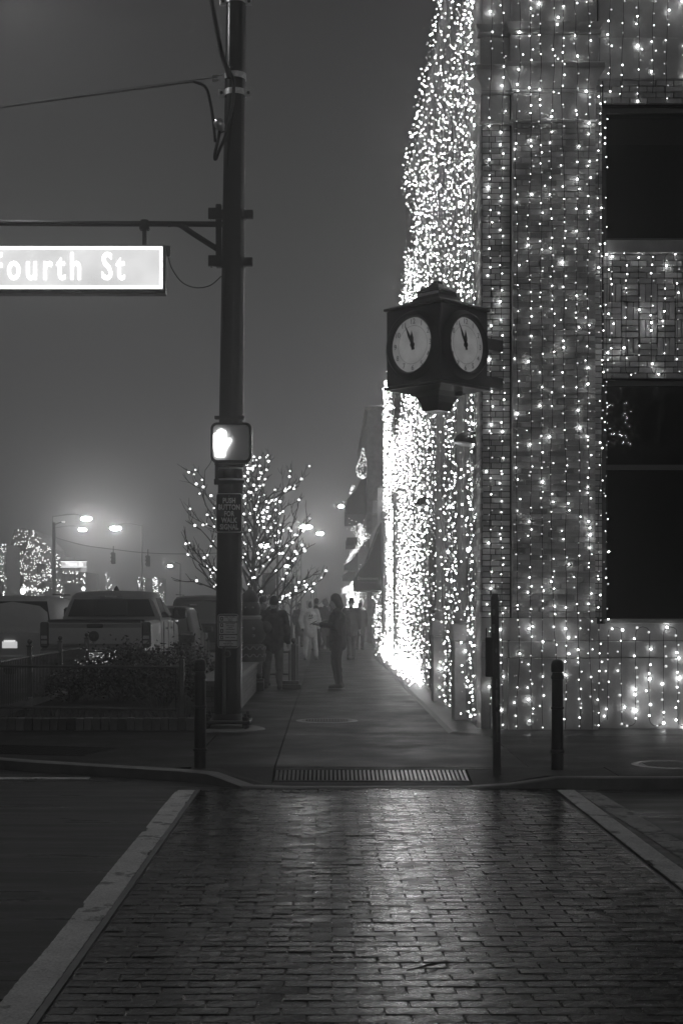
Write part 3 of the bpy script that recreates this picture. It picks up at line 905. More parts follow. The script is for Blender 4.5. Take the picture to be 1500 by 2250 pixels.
# bracket arms into the masonry
mb=MB(); 
for z in (DZ+.03,DZ-.33): mb.rbox(.30,.78,-.05,.05,z-.06,z+.06,.008,M=Matrix.Rotation(R(-0),4,'Z')@Matrix.Translation((0,.0,0)))
for z in (DZ+.03,DZ-.33): mb.rbox(-.05,.05,-.05,.05,z-.05,z+.05,.005)
ba=MB()
for z in (DZ+.15,DZ-.30):
    ba.rbox(.22,1.04,-.055,.055,z-.07,z+.07,.01,M=Matrix.Rotation(R(-6),4,'Z'))
ba.build('wall_bracket',M_clock,K)
MB().lathe([(.035,ZB-.12),(.05,ZB-.10),(.05,ZB-.07),(.001,ZB-.06)],(.05,-.28,0),14).build('downlight',M_iron,K)

# ------------------------------------------------------------------ signal pole
PY_=17.5
pb=at(500,1600,PY_); pt=at(519,0,PY_)
POLE=thing('signal_pole','tall dark steel traffic signal pole standing on a bolted base plate','pole',(pb.x,PY_,0))
lean=(pt.x-pb.x)/(pt.z-0.03)
def px_(z): return lean*z
def pr(z): return .170-(.170-.122)*min(1,z/9.0)
ZP=11.2
mb=MB(); zz=np.linspace(.12,ZP,30); mb.tube([(px_(z),0,z) for z in zz],[pr(z) for z in zz],24); mb.build('shaft',M_pole,POLE,smooth=True)
mb=MB(); mb.rbox(-.29,.29,-.29,.29,.085,.125,.006); mb.build('base_plate',M_iron,POLE)
mb=MB(); mb.lathe([(.24,-.02),(.47,-.02),(.46,.012),(.40,.03),(.24,.032)],n=36); mb.lathe([(0.001,.028),(.25,.028),(.25,.034),(.001,.034)],n=30); mb.build('footing',M_kerb,POLE,smooth=30)
for (a,b) in ((-1,-1),(1,-1),(1,1),(-1,1)):
    bo=MB(); bo.tube([(a*.235,b*.235,.01),(a*.235,b*.235,.21)],.018,10); bo.build('anchor_bolt',M_iron,POLE)
    for z in (.04,.126): MB().tube([(a*.235,b*.235,z),(a*.235,b*.235,z+.045)],.04,6).build('nut',M_iron,POLE)
mb=MB(); mb.lathe([(.172,.126),(.20,.126),(.19,.16),(.172,.20)],n=24); mb.build('weld_collar',M_iron,POLE,smooth=30)
# pale conduit on the front of the pole
mb=MB(); mb.tube([(.0-.03,-.178,.20),(.0-.03,-.172,.95),(.0-.03,-.168,1.02)],.022,10); mb.build('conduit',mat('grey_conduit',.10,.35),POLE,smooth=True)
# banding clamps near the top
def band(z,h,ears=True,tilt_=0.0):
    r=pr(z)+.006; mb=MB(); mb.lathe([(r-.004,z-h/2),(r+.003,z-h/2),(r+.003,z+h/2),(r-.004,z+h/2)],(px_(z),0,0),28)
    c=mb.build('clamp_band',M_galv,POLE,smooth=30)
    if ears:
        for s in (-1,1):
            e=MB(); x=px_(z)+s*(r+.03); e.rbox(x-.038,x+.038,-.03,-.015,z-.045,z+.045,.003); e.build('clamp_ear',M_galv,c)
            e=MB(); e.tube([(x,-.045,z),(x,-.012,z)],.02,8); e.build('bolt',M_iron,c)
band(at(0,5,PY_).z,.05); band(at(0,170,PY_).z,.07,False); band(at(0,206,PY_).z,.07)
for y in (975+60,1060): 
    z=at(0,y-5,PY_).z; r=pr(z)+.004
    MB().lathe([(r-.003,z-.012),(r+.002,z-.012),(r+.002,z+.012),(r-.003,z+.012)],(px_(z),0,0),24).build('strap',M_galv,POLE)
# span wire, drip loops, insulator
zA=at(0,172,PY_).z
wr=thing('overhead_cable','overhead cable sagging off to the left from the pole clamp with a drip loop','cable',(0,0,0))
P=lambda x,y,d=PY_-.16: tuple(at(x,y,d))
def smooth_pts(pts,n=6):
    pts=[Vector(p) for p in pts]; out=[]
    for i in range(len(pts)-1):
        p0=pts[max(i-1,0)];p1=pts[i];p2=pts[i+1];p3=pts[min(i+2,len(pts)-1)]
        for j in range(n):
            t=j/n; out.append(.5*((2*p1)+(p2-p0)*t+(2*p0-5*p1+4*p2-p3)*t*t+(3*p1-p0-3*p2+p3)*t**3))
    out.append(pts[-1]); return out
run=smooth_pts([P(-420,305),P(-200,272),P(0,236),P(150,215),P(300,195),P(400,182),P(430,179)])
mb=MB(); mb.tube(run,.016,8); mb.tube([p+Vector((0,0,.02)) for p in run]+[Vector(P(478,170))],.006,5)
mb.build('span_cable',mat('cable_jacket',.05,.5,bump=.8,bscale=60,stretch=(8,1,1)),wr,smooth=True)
mb=MB(); mb.tube(smooth_pts([P(425,179),P(452,192),P(462,225),P(468,262),P(472,300),P(473,312)]),.018,8); mb.build('drip_loop',M_black,wr,smooth=True)
mb=MB(); mb.tube(smooth_pts([P(482,285),P(478,310),P(473,333),P(470,350),P(480,330),P(495,298),P(505,275),P(512,230),P(512,180),P(505,160)]),[.016]*18+[.026]*19+[.026]*18,8) if False else mb.tube(smooth_pts([P(483,288),P(478,312),P(472,340),P(474,350),P(482,330),P(496,298),P(505,262),P(512,220),P(513,180),P(506,160),P(503,150)]),.020,8)
mb.build('drip_loop',M_black,wr,smooth=True)
mb=MB(); mb.lathe([(.001,.075),(.045,.07),(.066,.04),(.07,0),(.06,-.04),(.035,-.07),(.03,-.09),(.001,-.09)],P(483,275),18,M=Matrix.Rotation(R(-25),4,'Y')); mb.build('insulator',mat('bright_cap',.6,.25,metal=.7),wr,smooth=True)
mb=MB(); mb.tube([P(466,167),P(476,166),P(492,164)],.012,8); mb.tube([P(466,176),P(480,175)],.02,8); mb.build('turnbuckle',M_galv,wr)
br=thing('spiral_cable','thick spiral wrapped cable coming down to the pole clamp from above','cable',(0,0,0))
cp=smooth_pts([P(440,-160),P(455,-60),P(464,0),P(475,60),P(486,115),P(498,150),P(505,172)],10)
mb=MB(); mb.tube(cp,.022,8); mb.build('core',M_black,br,smooth=True)
hel=[]
for i in range(len(cp)-1):
    for j in range(8):
        t=i*8+j; p=cp[i].lerp(cp[i+1],j/8); an=t*.75; hel.append(p+Vector((math.cos(an)*.027,math.sin(an)*.027,0)))
mb=MB(); mb.tube(hel,.008,5,cap=False); mb.build('wrap',M_wire,br,smooth=True)

# street name sign on its arm
SN=thing('street_name_sign','lit street name sign reading Fourth St hanging from an arm on the pole','sign',(0,0,0))
ay=PY_-.02
za=at(0,492,ay).z; xr=at(487,0,ay).x
mb=MB(); mb.tube(smooth_pts([(xr-4.6,ay,za+.03),(xr-2,ay,za+.005),(xr-.62,ay,za),(xr+.02,ay,za-.005)]),.035,12)
mb.tube(smooth_pts([(xr-.66,ay,za-.005),(xr-.52,ay,za-.01),(xr-.35,ay,za-.12),(xr-.02,ay,za-.33)]),.035,12); mb.build('arm',M_pole,SN,smooth=True)
mb=MB(); mb.rbox(xr-.07,xr+.0,ay-.05,ay+.05,at(0,588,ay).z,at(0,450,ay).z,.01); mb.build('arm_bracket',M_pole,SN)
for yy in (472,576):
    z=at(0,yy,ay).z; cx_=pb.x+px_(z); r=pr(z)
    mb=MB(); mb.lathe([(r+.001,z-.055),(r+.02,z-.05),(r+.02,z+.05),(r+.001,z+.055)],(cx_,PY_,0),24)
    mb.rbox(cx_+r+.015,cx_+r+.105,ay-.05,ay-.02,z-.05,z+.05,.006); mb.rbox(cx_+r+.015,cx_+r+.105,ay+.0,ay+.03,z-.05,z+.05,.006)
    mb.rbox(xr-.16,xr+.0,ay-.07,ay-.052,z-.07,z+.07,.006)
    for dz in (-.045,.045): mb.tube([(cx_+r+.07,ay-.08,z+dz*.5),(cx_+r+.07,ay+.06,z+dz*.5)],.012,6); mb.tube([(xr-.13,ay-.095,z+dz),(xr-.13,ay+.06,z+dz)],.014,6)
    mb.build('clamp',M_pole,SN)
SX1=at(366,0,ay).x; SX0=SX1-2.70; SZ1=at(0,542,ay).z; SZ0=at(0,648,ay).z
mb=MB(); d=.09
mb.rbox(SX0,SX1,ay-d,ay+d,SZ1-.012,SZ1,.004); mb.rbox(SX0,SX1,ay-d,ay+d,SZ0,SZ0+.055,.008); mb.rbox(SX1-.035,SX1,ay-d,ay+d,SZ0+.056,SZ1-.013,.004); mb.rbox(SX0,SX0+.035,ay-d,ay+d,SZ0+.056,SZ1-.013,.004)
mb.box(SX0+.036,SX1-.036,ay+.05,ay+.08,SZ0+.056,SZ1-.013)
mb.rbox(SX1+.002,SX1+.05,ay-.03,ay+.05,SZ1-.12,SZ1+.01,.01); mb.build('sign_box',mat('sign_box',.05,.35,spec=.5),SN)
M_signbg=glow('sign_face_lit',.78,.3)
_n=M_signbg.node_tree.nodes; _l=M_signbg.node_tree.links; _tc=_n.new('ShaderNodeTexCoord'); _nz=_n.new('ShaderNodeTexNoise'); _nz.inputs['Scale'].default_value=1.3; _nz.inputs['Detail'].default_value=3
_mr=_n.new('ShaderNodeMapRange'); _mr.inputs['From Min'].default_value=.3; _mr.inputs['From Max'].default_value=.7; _mr.inputs['To Min'].default_value=.62; _mr.inputs['To Max'].default_value=.92
_l.new(_tc.outputs['Object'],_nz.inputs['Vector']); _l.new(_nz.outputs['Fac'],_mr.inputs['Value']); _l.new(_mr.outputs[0],_n['Principled BSDF'].inputs['Emission Strength']); M_signw=glow('sign_letters_lit',5.0,.8)
fy=ay-.075
SF=MB().box(SX0+.035,SX1-.035,fy,fy+.01,SZ0+.055,SZ1-.012).build('sign_face',M_signbg,SN)
mb=MB(); bw2=.027; x0,x1,zz0,zz1=SX0+.045,SX1-.045,SZ0+.065,SZ1-.022
mb.box(x0,x1,fy-.004,fy-.001,zz1-bw2,zz1); mb.box(x0,x1,fy-.004,fy-.001,zz0,zz0+bw2); mb.box(x0,x0+bw2,fy-.004,fy-.001,zz0+bw2,zz1-bw2); mb.box(x1-bw2,x1,fy-.004,fy-.001,zz0+bw2,zz1-bw2); mb.build('border',M_signw,SF)
me=text_mesh('Fourth',.47,.002,'RIGHT',sx=.66,bold=.004,spacing=1.34); me.name='lettering'; me.materials.append(M_signw)
link('lettering',me,SF,(at(183,0,ay).x,fy-.004,(SZ0+SZ1)/2+.02),(R(90),0,0))
me=text_mesh('St',.47,.002,'LEFT',sx=.66,bold=.004,spacing=1.25); me.name='lettering'; me.materials.append(M_signw)
link('lettering',me,SF,(at(225,0,ay).x,fy-.004,(SZ0+SZ1)/2+.02),(R(90),0,0))
mb=MB(); xh=at(318,0,ay).x
mb.tube([(xh,ay,za+.045),(xh,ay,za-.05)],.05,10); mb.tube([(xh,ay,za-.05),(xh,ay,SZ1)],.028,8); mb.rbox(xh-.06,xh+.06,ay-.05,ay+.05,za-.075,za-.045,.005); mb.build('hanger',M_pole,SN,smooth=30)
mb=MB(); xh=SX0+.35
mb.tube([(xh,ay,za+.045),(xh,ay,za-.05)],.05,10); mb.tube([(xh,ay,za-.05),(xh,ay,SZ1)],.028,8); mb.build('hanger',M_pole,SN,smooth=30)
mb=MB(); mb.tube(smooth_pts([at(371,567,ay),at(378,590,ay),at(400,620,ay),at(430,632,ay),at(462,627,ay),at(486,607,ay)]),.007,6); mb.build('feed_wire',M_black,SN,smooth=True)

# pedestrian signal
PS=thing('pedestrian_signal','pedestrian signal on the pole showing a bright raised hand','pedestrian signal',(0,0,0))
py0=PY_-.40
a=at(463,928,py0); b=at(553,1017,py0)
mb=MB(); 
def rrect(x0,x1,z0,z1,r,n=6):
    out=[]
    for (cx,cz,a0) in ((x1-r,z1-r,0),(x0+r,z1-r,90),(x0+r,z0+r,180),(x1-r,z0+r,270)):
        for k in range(n+1):
            an=R(a0+90*k/n); out.append((cx+r*math.cos(an),cz+r*math.sin(an)))
    return out
mb.prism(rrect(a.x,b.x,b.z,a.z,.075),py0,py0+.22,'y'); mb.build('housing',M_pole,PS,smooth=30)
mb=MB(); o_=rrect(a.x+.012,b.x-.012,b.z+.012,a.z-.012,.068); i_=rrect(a.x+.03,b.x-.03,b.z+.03,a.z-.03,.055)
n=len(o_); vs=[(x,py0-.03,z) for x,z in o_]+[(x,py0-.03,z) for x,z in i_]+[(x,py0+.0,z) for x,z in o_]+[(x,py0+.0,z) for x,z in i_]
fs=[]
for i in range(n):
    k=(i+1)%n; fs+=[(i,k,n+k,n+i),(i,2*n+i,2*n+k,k),(n+i,n+k,3*n+k,3*n+i)]
mb.add(vs,fs); mb.build('visor_rim',M_pole,PS,smooth=30)
MB().prism(i_,py0-.003,py0-.001,'y').build('lens',mat('signal_lens',.62,.5),PS)
# raised hand: palm, four fingers, thumb
hx=at(484,0,py0).x; hz=at(0,978,py0).z; u=.0052*py0/17.0
def hp(px,py): q=at(px,py,py0); return (q.x,q.z)
hand=[hp(474,1003),hp(474,993),hp(470,985),hp(470,955),hp(474,953),hp(477,955),hp(477,949),hp(480,946),hp(483.5,949),hp(483.5,945),hp(487,943),hp(490,946),hp(490.5,950),hp(493,947),hp(496.5,949),hp(497,970),hp(500,968),hp(503,964),hp(508,965.5),hp(508.5,968),hp(503,977),hp(498,986),hp(494,992),hp(494,1003)]
MB().prism(hand,py0-.020,py0-.0035,'y').build('raised_hand',glow('signal_lamp',9.0),PS)
mb=MB(); z=at(0,1035,PY_).z; 
for yy in (922,1022,1062):
    z=at(0,yy,PY_).z; MB().rbox(a.x+.03,b.x-.10,py0+.19,PY_-.14,z-.02,z+.02,.005).build('mount',M_pole,PS)
mb=MB(); x=at(476,0,PY_-.2).x; mb.tube([(x,PY_-.19,at(0,1010,PY_).z),(x,PY_-.19,at(0,1058,PY_).z)],.022,8); mb.rbox(x-.03,x+.03,PY_-.23,PY_-.16,at(0,1068,PY_).z,at(0,1056,PY_).z,.004); mb.build('side_conduit',M_pole,PS,smooth=30)

def plate(parent,x0,x1,y0,y1,d,rad,m_rim,m_face,rim=.008,name='sign_plate'):
    p0=at(x0,y0,d);p1=at(x1,y1,d)
    t_=MB(); t_.prism(rrect(p0.x,p1.x,p1.z,p0.z,rad),d,d+.006,'y'); t_.build(name,m_rim,parent)
    f_=MB(); f_.prism(rrect(p0.x+rim,p1.x-rim,p1.z+rim,p0.z-rim,max(.004,rad-rim)),d-.0015,d-.0001,'y'); f_.build('sign_face',m_face,parent)
    return p0,p1
M_blacksign=mat('black_sign',.018,.5); M_signpale=mat('sign_pale',.8,.5); M_letters=mat('sign_letters',.8,.5)
d1=PY_-.185
S1=thing('push_button_sign','black sign reading push button for walk signal strapped to the pole','sign',(0,0,0))
p0,p1=plate(S1,474.5,532,1084,1170,d1,.028,M_signpale,M_blacksign,.009)
for i,tx in enumerate(('PUSH','BUTTON','FOR','WALK','SIGNAL')):
    yy=1100+i*14.4; q=at(503.5,yy,d1)
    text_obj('lettering',tx,.088,M_letters,S1,(q.x,d1-.003,q.z-.003),depth=.0008,sx=.72,bold=.0035,spacing=1.05)
for yy in (1090,1165): q=at(503.5,yy,d1); MB().tube([(q.x,d1-.006,q.z),(q.x,d1,q.z)],.006,8).build('bolt',M_galv,S1)
S2=thing('crossing_instruction_sign','small pale sign explaining the crossing signals above the push button','sign',(0,0,0))
p0,p1=plate(S2,479,524,1349,1424,d1,.03,M_signpale,mat('sign_ink',.03,.6),.007)
fw=p1.x-p0.x; fh=p0.z-p1.z
def cell(a0,a1): 
    MB().box(p0.x+.016,p1.x-.016,d1-.0035,d1-.0016,p0.z-fh*a1,p0.z-fh*a0).build('sign_panel',mat('sign_panel',.75,.5),S2)
for a0,a1 in ((.055,.225),(.25,.59),(.615,.765),(.79,.945)): cell(a0,a1)
MI=mat('sign_ink',.03,.6)
for zc in (.14,.33,.5,.69):
    z=p0.z-fh*zc; x=p0.x+.047; MB().box(x-.016,x+.016,d1-.0045,d1-.0036,z-.022,z+.022).build('symbol',MI,S2)
    hm_=MB(); hm_.prism([(x-.006,z-.012),(x+.004,z-.012),(x+.008,z),(x+.004,z+.014),(x-.006,z+.012)],d1-.0052,d1-.0046,'y'); hm_.build('symbol',M_signpale,S2)
for zc,tx,s in ((.09,'START CROSSING',.017),(.15,'Watch For',.015),(.2,'Vehicles',.015),(.29,"DON'T START",.018),(.345,'Finish Crossing',.015),(.395,'If Started',.015),(.45,'TIME REMAINING',.014),(.53,'To Finish Crossing',.014),(.69,"DON'T CROSS",.018),(.82,'TO CROSS',.015),(.87,'PUSH BUTTON',.017),(.915,'Wait For Signal',.014)):
    text_obj('lettering',tx,s,MI,S2,(p0.x+fw*(.60 if zc<.78 else .5),d1-.0042,p0.z-fh*zc),depth=.0004,bold=.0006)
PBt=thing('push_button','round push button for walkers set on the pole below the small sign','push button',tuple(at(499.5,1437,PY_-.178)))
Mx=Matrix.Rotation(R(90),4,'X')
MB().lathe([(.030,0),(.044,0),(.044,.012),(.040,.018),(.034,.018),(.030,.010)],n=24,M=Mx).build('ring',mat('button_ring',.10,.4,metal=.4),PBt,smooth=30)
MB().lathe([(.001,.0),(.031,.0),(.03,.012),(.001,.016)],n=20,M=Mx).build('button',M_iron,PBt,smooth=30)
# luminaire on a mast arm of the same pole, above the picture: its glow reaches into the upper left corner
LU=thing('street_light','cobra head street light on a long arm from the top of the signal pole','street light',(pb.x,PY_,0))
lx=at(-75,0,PY_).x-pb.x; lz=10.1
mb=MB(); mb.tube(smooth_pts([(px_(10.9),0,10.6),(-1.0,-.1,10.75),(-2.2,-.2,10.55),(lx+.3,-.25,lz+.17)]),[.05]*18+[.04],10); mb.build('arm',M_pole,LU,smooth=True)
mb=MB(); mb.ball((lx,-.25,lz+.12),.3,16,10,(1.25,.5,.36)); mb.build('lamp_head',M_pole,LU,smooth=True)
mb=MB(); mb.ball((lx-.05,-.25,lz+.05),.19,16,8,(1.2,.65,.35)); mb.build('lens',glow('street_lamp_near',340.0),LU,smooth=True)

# ------------------------------------------------------------------ bollards and the sign post
def bollard(x,y,label):
    t=thing('bollard',label,'bollard',(x,y,0))
    MB().lathe([(.060,-.02),(.060,.0),(.0575,.02),(.056,.155),(.066,.16),(.067,.175),(.064,.185),(.056,.19),(.054,.56),(.062,.565),(.062,.58),(.053,.585),(.052,.835),(.058,.84),(.060,.86),(.050,.885),(.049,.90)],n=28).build('shaft',M_iron,t,smooth=30)
    MB().lathe([(.049,.901),(.057,.905),(.059,.93),(.058,.975),(.050,1.005),(.03,1.02),(.001,1.024)],n=28).build('cap',M_iron,t,smooth=True)
    return t
bollard(at(440,0,13.3).x,13.3,'black ringed iron bollard beside the left end of the ramp before the pole')
bollard(at(1223.5,0,13.15).x,13.15,'black ringed iron bollard on the right before the brick pilaster')
SP=thing('sign_post','slim worn square post with a dark sign box seen from behind','post',(at(1091,0,13.05).x,13.05,g(1.58,13.05)))
M_worn=mat('worn_post',.02,.5,var=.5,vscale=9,bump=.4)
mb=MB(); l=lambda z: -.022*z/1.65
n=14; 
for i in range(n):
    z0_=1.65*i/n; z1_=1.65*(i+1)/n-.0005; zc=(z0_+z1_)/2
mb.prism([(-.034,-.02),(.034,-.02),(.034+l(1.65),1.62),(.024+l(1.65),1.66),(-.024+l(1.65),1.66),(-.034+l(1.65),1.62)],-.028,.028,'y')
mb.build('post',M_worn,SP)
mb=MB(); 
for (z0_,z1_,x0_,x1_) in ((.30,.58,-.005,.018),(.62,.78,-.008,.014),(1.30,1.38,-.03,-.002),(1.46,1.52,-.028,.0),(1.12,1.16,.0,.012),(.80,.88,-.002,.012)):
    m_=10; poly=[]
    for k in range(m_):
        t=k/(m_-1); poly.append((x0_+rng.uniform(-.004,.004)+l(z0_+t*(z1_-z0_)),z0_+t*(z1_-z0_)))
    for k in range(m_):
        t=1-k/(m_-1); poly.append((x1_+rng.uniform(-.005,.005)+l(z0_+t*(z1_-z0_)),z0_+t*(z1_-z0_)))
    MB().prism(poly,-.0295,-.0281,'y').build('peeled_patch',mat('bare_wood',.10,.7),SP)
mb=MB(); mb.rbox(-.105,-.036,-.03,.03,.90,1.26,.006); mb.tube([(-.097,0,1.26),(-.097,0,1.345)],.005,6); mb.build('sign_box',M_black,SP)
mb=MB(); mb.rbox(-.098,-.06,-.025,.02,1.262,1.268,.001); mb.build('cap_plate',M_galv,SP)
# ------------------------------------------------------------------ fenced planting bed by the corner
BX0,BX1,BY0,BY1=-4.30,-1.72,17.36,25.0
PB=thing('planting_bed','fenced corner planting bed edged with upright bricks','planter',(0,0,0))
M_edge=mat('edging_brick',.15,.7,var=.25,vscale=8,island=.45,bump=.5,bscale=50)
em=[]
for s in range(5):
    em.append(MB().rbox(-.0475,.0475,-.05,.05,0,.155,.006).mesh('brick',M_edge))
x=BX0
while x<BX1+.06: 
    link('brick',rng.choice(em),PB,(x+.05,BY0+rng.uniform(-.004,.004),rng.uniform(-.004,.004)),(rng.gauss(0,.012),0,rng.gauss(0,.02))); x+=.1035
yb=BY0+.11
ed=MB(); 
while yb<BY1:
    for xx in (BX0+.03,): 
        ed.rbox(xx-.05,xx+.05,yb-.047,yb+.047,0,.155+rng.uniform(-.005,.005),.006)
    yb+=.1035
ed.build('edging',M_edge,PB)['kind']='stuff'
MB().box(BX0+.08,BX1+.05,BY0+.055,BY1,0.0,.10).build('soil',M_soil,PB)
FN=thing('bed_fence','low black iron fence with ball topped posts round the planting bed','fence',(0,0,0))
yf=17.50
def rail(a,b,r=.014,name='rail',m=M_iron): return MB().tube([a,b],r,8).build(name,m,FN,smooth=True)
M_wetiron=mat('wet_iron',.12,.25,spec=.6,var=.3)
xp=at(400,0,yf).x
rail((-4.12,yf,at(0,1463,yf).z),(xp-.04,yf,at(0,1466,yf).z),.016,m=M_wetiron); rail((-4.12,yf,at(0,1553,yf).z),(xp-.07,yf,at(0,1559,yf).z),.016,m=M_wetiron)
rail((xp-.075,yf,at(0,1468,yf).z),(xp-.075,yf,at(0,1558,yf).z),.008)
def post(x,y,zt,foot=True,w=.032,pale=None):
    p=MB(); p.rbox(x-w,x+w,y-w,y+w,.27 if foot else .05,zt,.006); o=p.build('post',M_wetiron,FN)
    q=MB(); q.rbox(x-w-.012,x+w+.012,y-w-.012,y+w+.012,zt+.001,zt+.02,.004); q.lathe([(.018,zt+.02),(.014,zt+.035),(.034,zt+.055),(.036,zt+.075),(.022,zt+.098),(.001,zt+.108)],(x,y,0),12); q.build('finial',M_iron,o,smooth=30)
    if foot: MB().rbox(x-w-.004,x+w+.004,y-w-.004,y+w+.004,.06,.268,.005).build('foot',mat('pale_block',.32,.7,var=.1),o)
    return o
post(xp,yf,at(0,1447,yf).z,False,.03)
ps=[(-4.09,19.6),(-4.12,22.0),(-4.15,24.6),(-4.07,17.52)]
for (x,y) in ps[:3]: post(x,y,1.5-(1424-VY)*19.6/FPX+.02)
post(ps[3][0],ps[3][1],.95,False)
rail((-4.07,17.5,.82),(-4.15,24.6,.82),m=M_wetiron); rail((-4.07,17.5,.24),(-4.15,24.6,.24),.012)
pk=MB().tube([(0,0,.24),(0,0,.81)],.0085,6).mesh('picket',M_wetiron,smooth=True)
for i in range(64):
    y=17.6+i*.109
    if any(abs(y-p_[1])<.05 for p_ in ps): continue
    link('picket',pk,FN,(-4.07-.0113*(y-17.5),y,0))
# stone coping seen through the fence
MB().rbox(-4.36,-4.18,17.9,25.0,.0,.20,.01).build('coping',M_kerb,PB)
# shrubs in the bed
def shrub(x,y,h,w,label,n=2600,seed=1,droop=0.0,m=M_leaf,leaf=.028):
    r=random.Random(seed); t=thing('shrub',label,'shrub',(x,y,.10))
    mb=MB(); stems=[]
    for k in range(16):
        an=r.random()*2*PI; e=r.uniform(.2,1)*w; top=Vector((math.cos(an)*e,math.sin(an)*e*.8,h*r.uniform(.6,1)*(1-.35*(e/w)**2)))
        mid=top*.5+Vector((r.uniform(-.08,.08),r.uniform(-.08,.08),.06)); mb.tube(smooth_pts([(math.cos(an)*.05,math.sin(an)*.05,0),mid,top],3),[.011,.010,.009,.007,.006,.004,.003],5); stems.append((mid,top))
    mb.build('stem',M_bark,t,smooth=True)
    lf=MB()
    clumps=[]
    for k in range(70):
        an=r.random()*2*PI; e=w*math.sqrt(r.random()); zt=h*(1-.4*(e/w)**2)
        clumps.append((Vector((math.cos(an)*e,math.sin(an)*e*.85,zt*r.uniform(.30,1.0))),r.uniform(.05,.15)*w*1.3))
    for i in range(n):
        c,s=r.choice(clumps); p=c+Vector((r.gauss(0,s),r.gauss(0,s),r.gauss(0,s*.8)))
        if p.z<.05: continue
        q=Euler((r.uniform(-1.2,1.2),r.uniform(-1.2,1.2),r.random()*6.3)).to_matrix(); l=leaf*r.uniform(.6,1.4)
        lf.add([p+q@Vector(v) for v in ((-l*.45,0,0),(0,-l,.004),(l*.45,0,0),(0,l,.004))],[(0,1,2,3)])
    o=lf.build('foliage',m,t,fix=False); o['kind']='stuff'
    return t
shrub(-3.05,21.2,.80,.85,'broad dark leafy shrub in the middle of the fenced bed',5200,1)
shrub(-2.30,20.2,.72,.5,'dark shrub with pale bare stems at the right end of the fenced bed',2600,2)
shrub(-3.75,20.9,.50,.50,'small low shrub at the left of the fenced bed',1500,3)
shrub(-2.45,23.6,.78,.6,'dark shrub at the back of the fenced bed behind the pickup bumper',3000,4)
# bare pale canes in front of the right shrub
cn=MB(); r=random.Random(5); x0=at(350,0,17.9).x
for k in range(9):
    a=r.uniform(-.9,.8); cn.tube(smooth_pts([(x0+r.uniform(-.05,.05),17.85,.1),(x0+a*.22,17.85+r.uniform(-.1,.2),.1+r.uniform(.12,.22)),(x0+a*.55,17.9+r.uniform(-.2,.3),.1+r.uniform(.3,.62))],4),[.009,.008,.007,.006,.005,.004,.004,.003,.003],5)
tag(cn.build('bare_canes',mat('cane',.11,.6),smooth=True),'spray of bare pale canes leaning out behind the fence near its right post','plant')
bulbs_thing('light_string','tiny dim fairy lights tangled in the top of the broad shrub',[(-3.28+r.gauss(0,.10),20.5+r.gauss(0,.15),.80+r.gauss(0,.05)) for k in range(34)]+[(-3.62+.04*k,20.5,.74-.10*math.sin(k/6*1.6)) for k in range(7)],[.005]*41,glow('dim_bulb',1.6))
# short grass tufts in the bed
gr=MB()
for k in range(900):
    x,y=rng.uniform(BX0+.2,BX1),rng.uniform(17.45,19.5); a=rng.random()*6.3; h=rng.uniform(.03,.11); d=Vector((math.cos(a),math.sin(a),0))
    gr.add([Vector((x,y,.098))-d*.004,Vector((x,y,.098))+d*.004,Vector((x+rng.gauss(0,.03),y+rng.gauss(0,.03),.1+h))],[(0,1,2)])
o=gr.build('ground_cover',M_leaf,fix=False); o['kind']='stuff'; o['label']='sparse grass and dead leaves on the soil of the planting bed'
# ------------------------------------------------------------------ raised brick planter behind the pole
RP=thing('raised_planter','narrow raised brick planter with a stone cap running back behind the signal pole','planter',(0,0,0))
RX0,RX1,RY0,RY1=-1.70,-1.26,18.5,26.0
bk=MB(); zc=0
for c_ in range(7):
    z=.004+c_*.0675
    y=RY0+.002-(.1 if c_%2 else 0)
    while y<RY1: 
        bk.rbox(RX1-.10,RX1,max(y,RY0),min(y+.2,RY1),z,z+.06,.003); y+=.2085
    x=RX0-(.1 if c_%2 else 0)
    while x<RX1-.11: 
        if min(x+.2,RX1-.105)-max(x,RX0)>.02: bk.rbox(max(x,RX0),min(x+.2,RX1-.105),RY0,RY0+.1,z,z+.06,.003)
        x+=.2085
bk.build('brickwork',mat('planter_brick',.10,.65,island=.3,var=.2),RP,fix=False)['kind']='stuff'
MB().box(RX0+.005,RX1-.005,RY0+.006,RY1-.005,.0,.47).build('core',M_mortar,RP)
yy=RY0-.02
while yy<RY1: MB().rbox(RX0-.02,RX1+.03,yy,min(yy+.93,RY1),.476,.55,.01).build('cap_stone',mat('cap_stone',.15,.6,var=.2),RP); yy+=.935
tag(MB().rbox(-1.92,-1.72,18.9,19.9,.0,.38,.008).build('utility_box',mat('utility_box',.17,.6,var=.15)),'pale slatted box standing between bollard and signal pole','box') if False else None

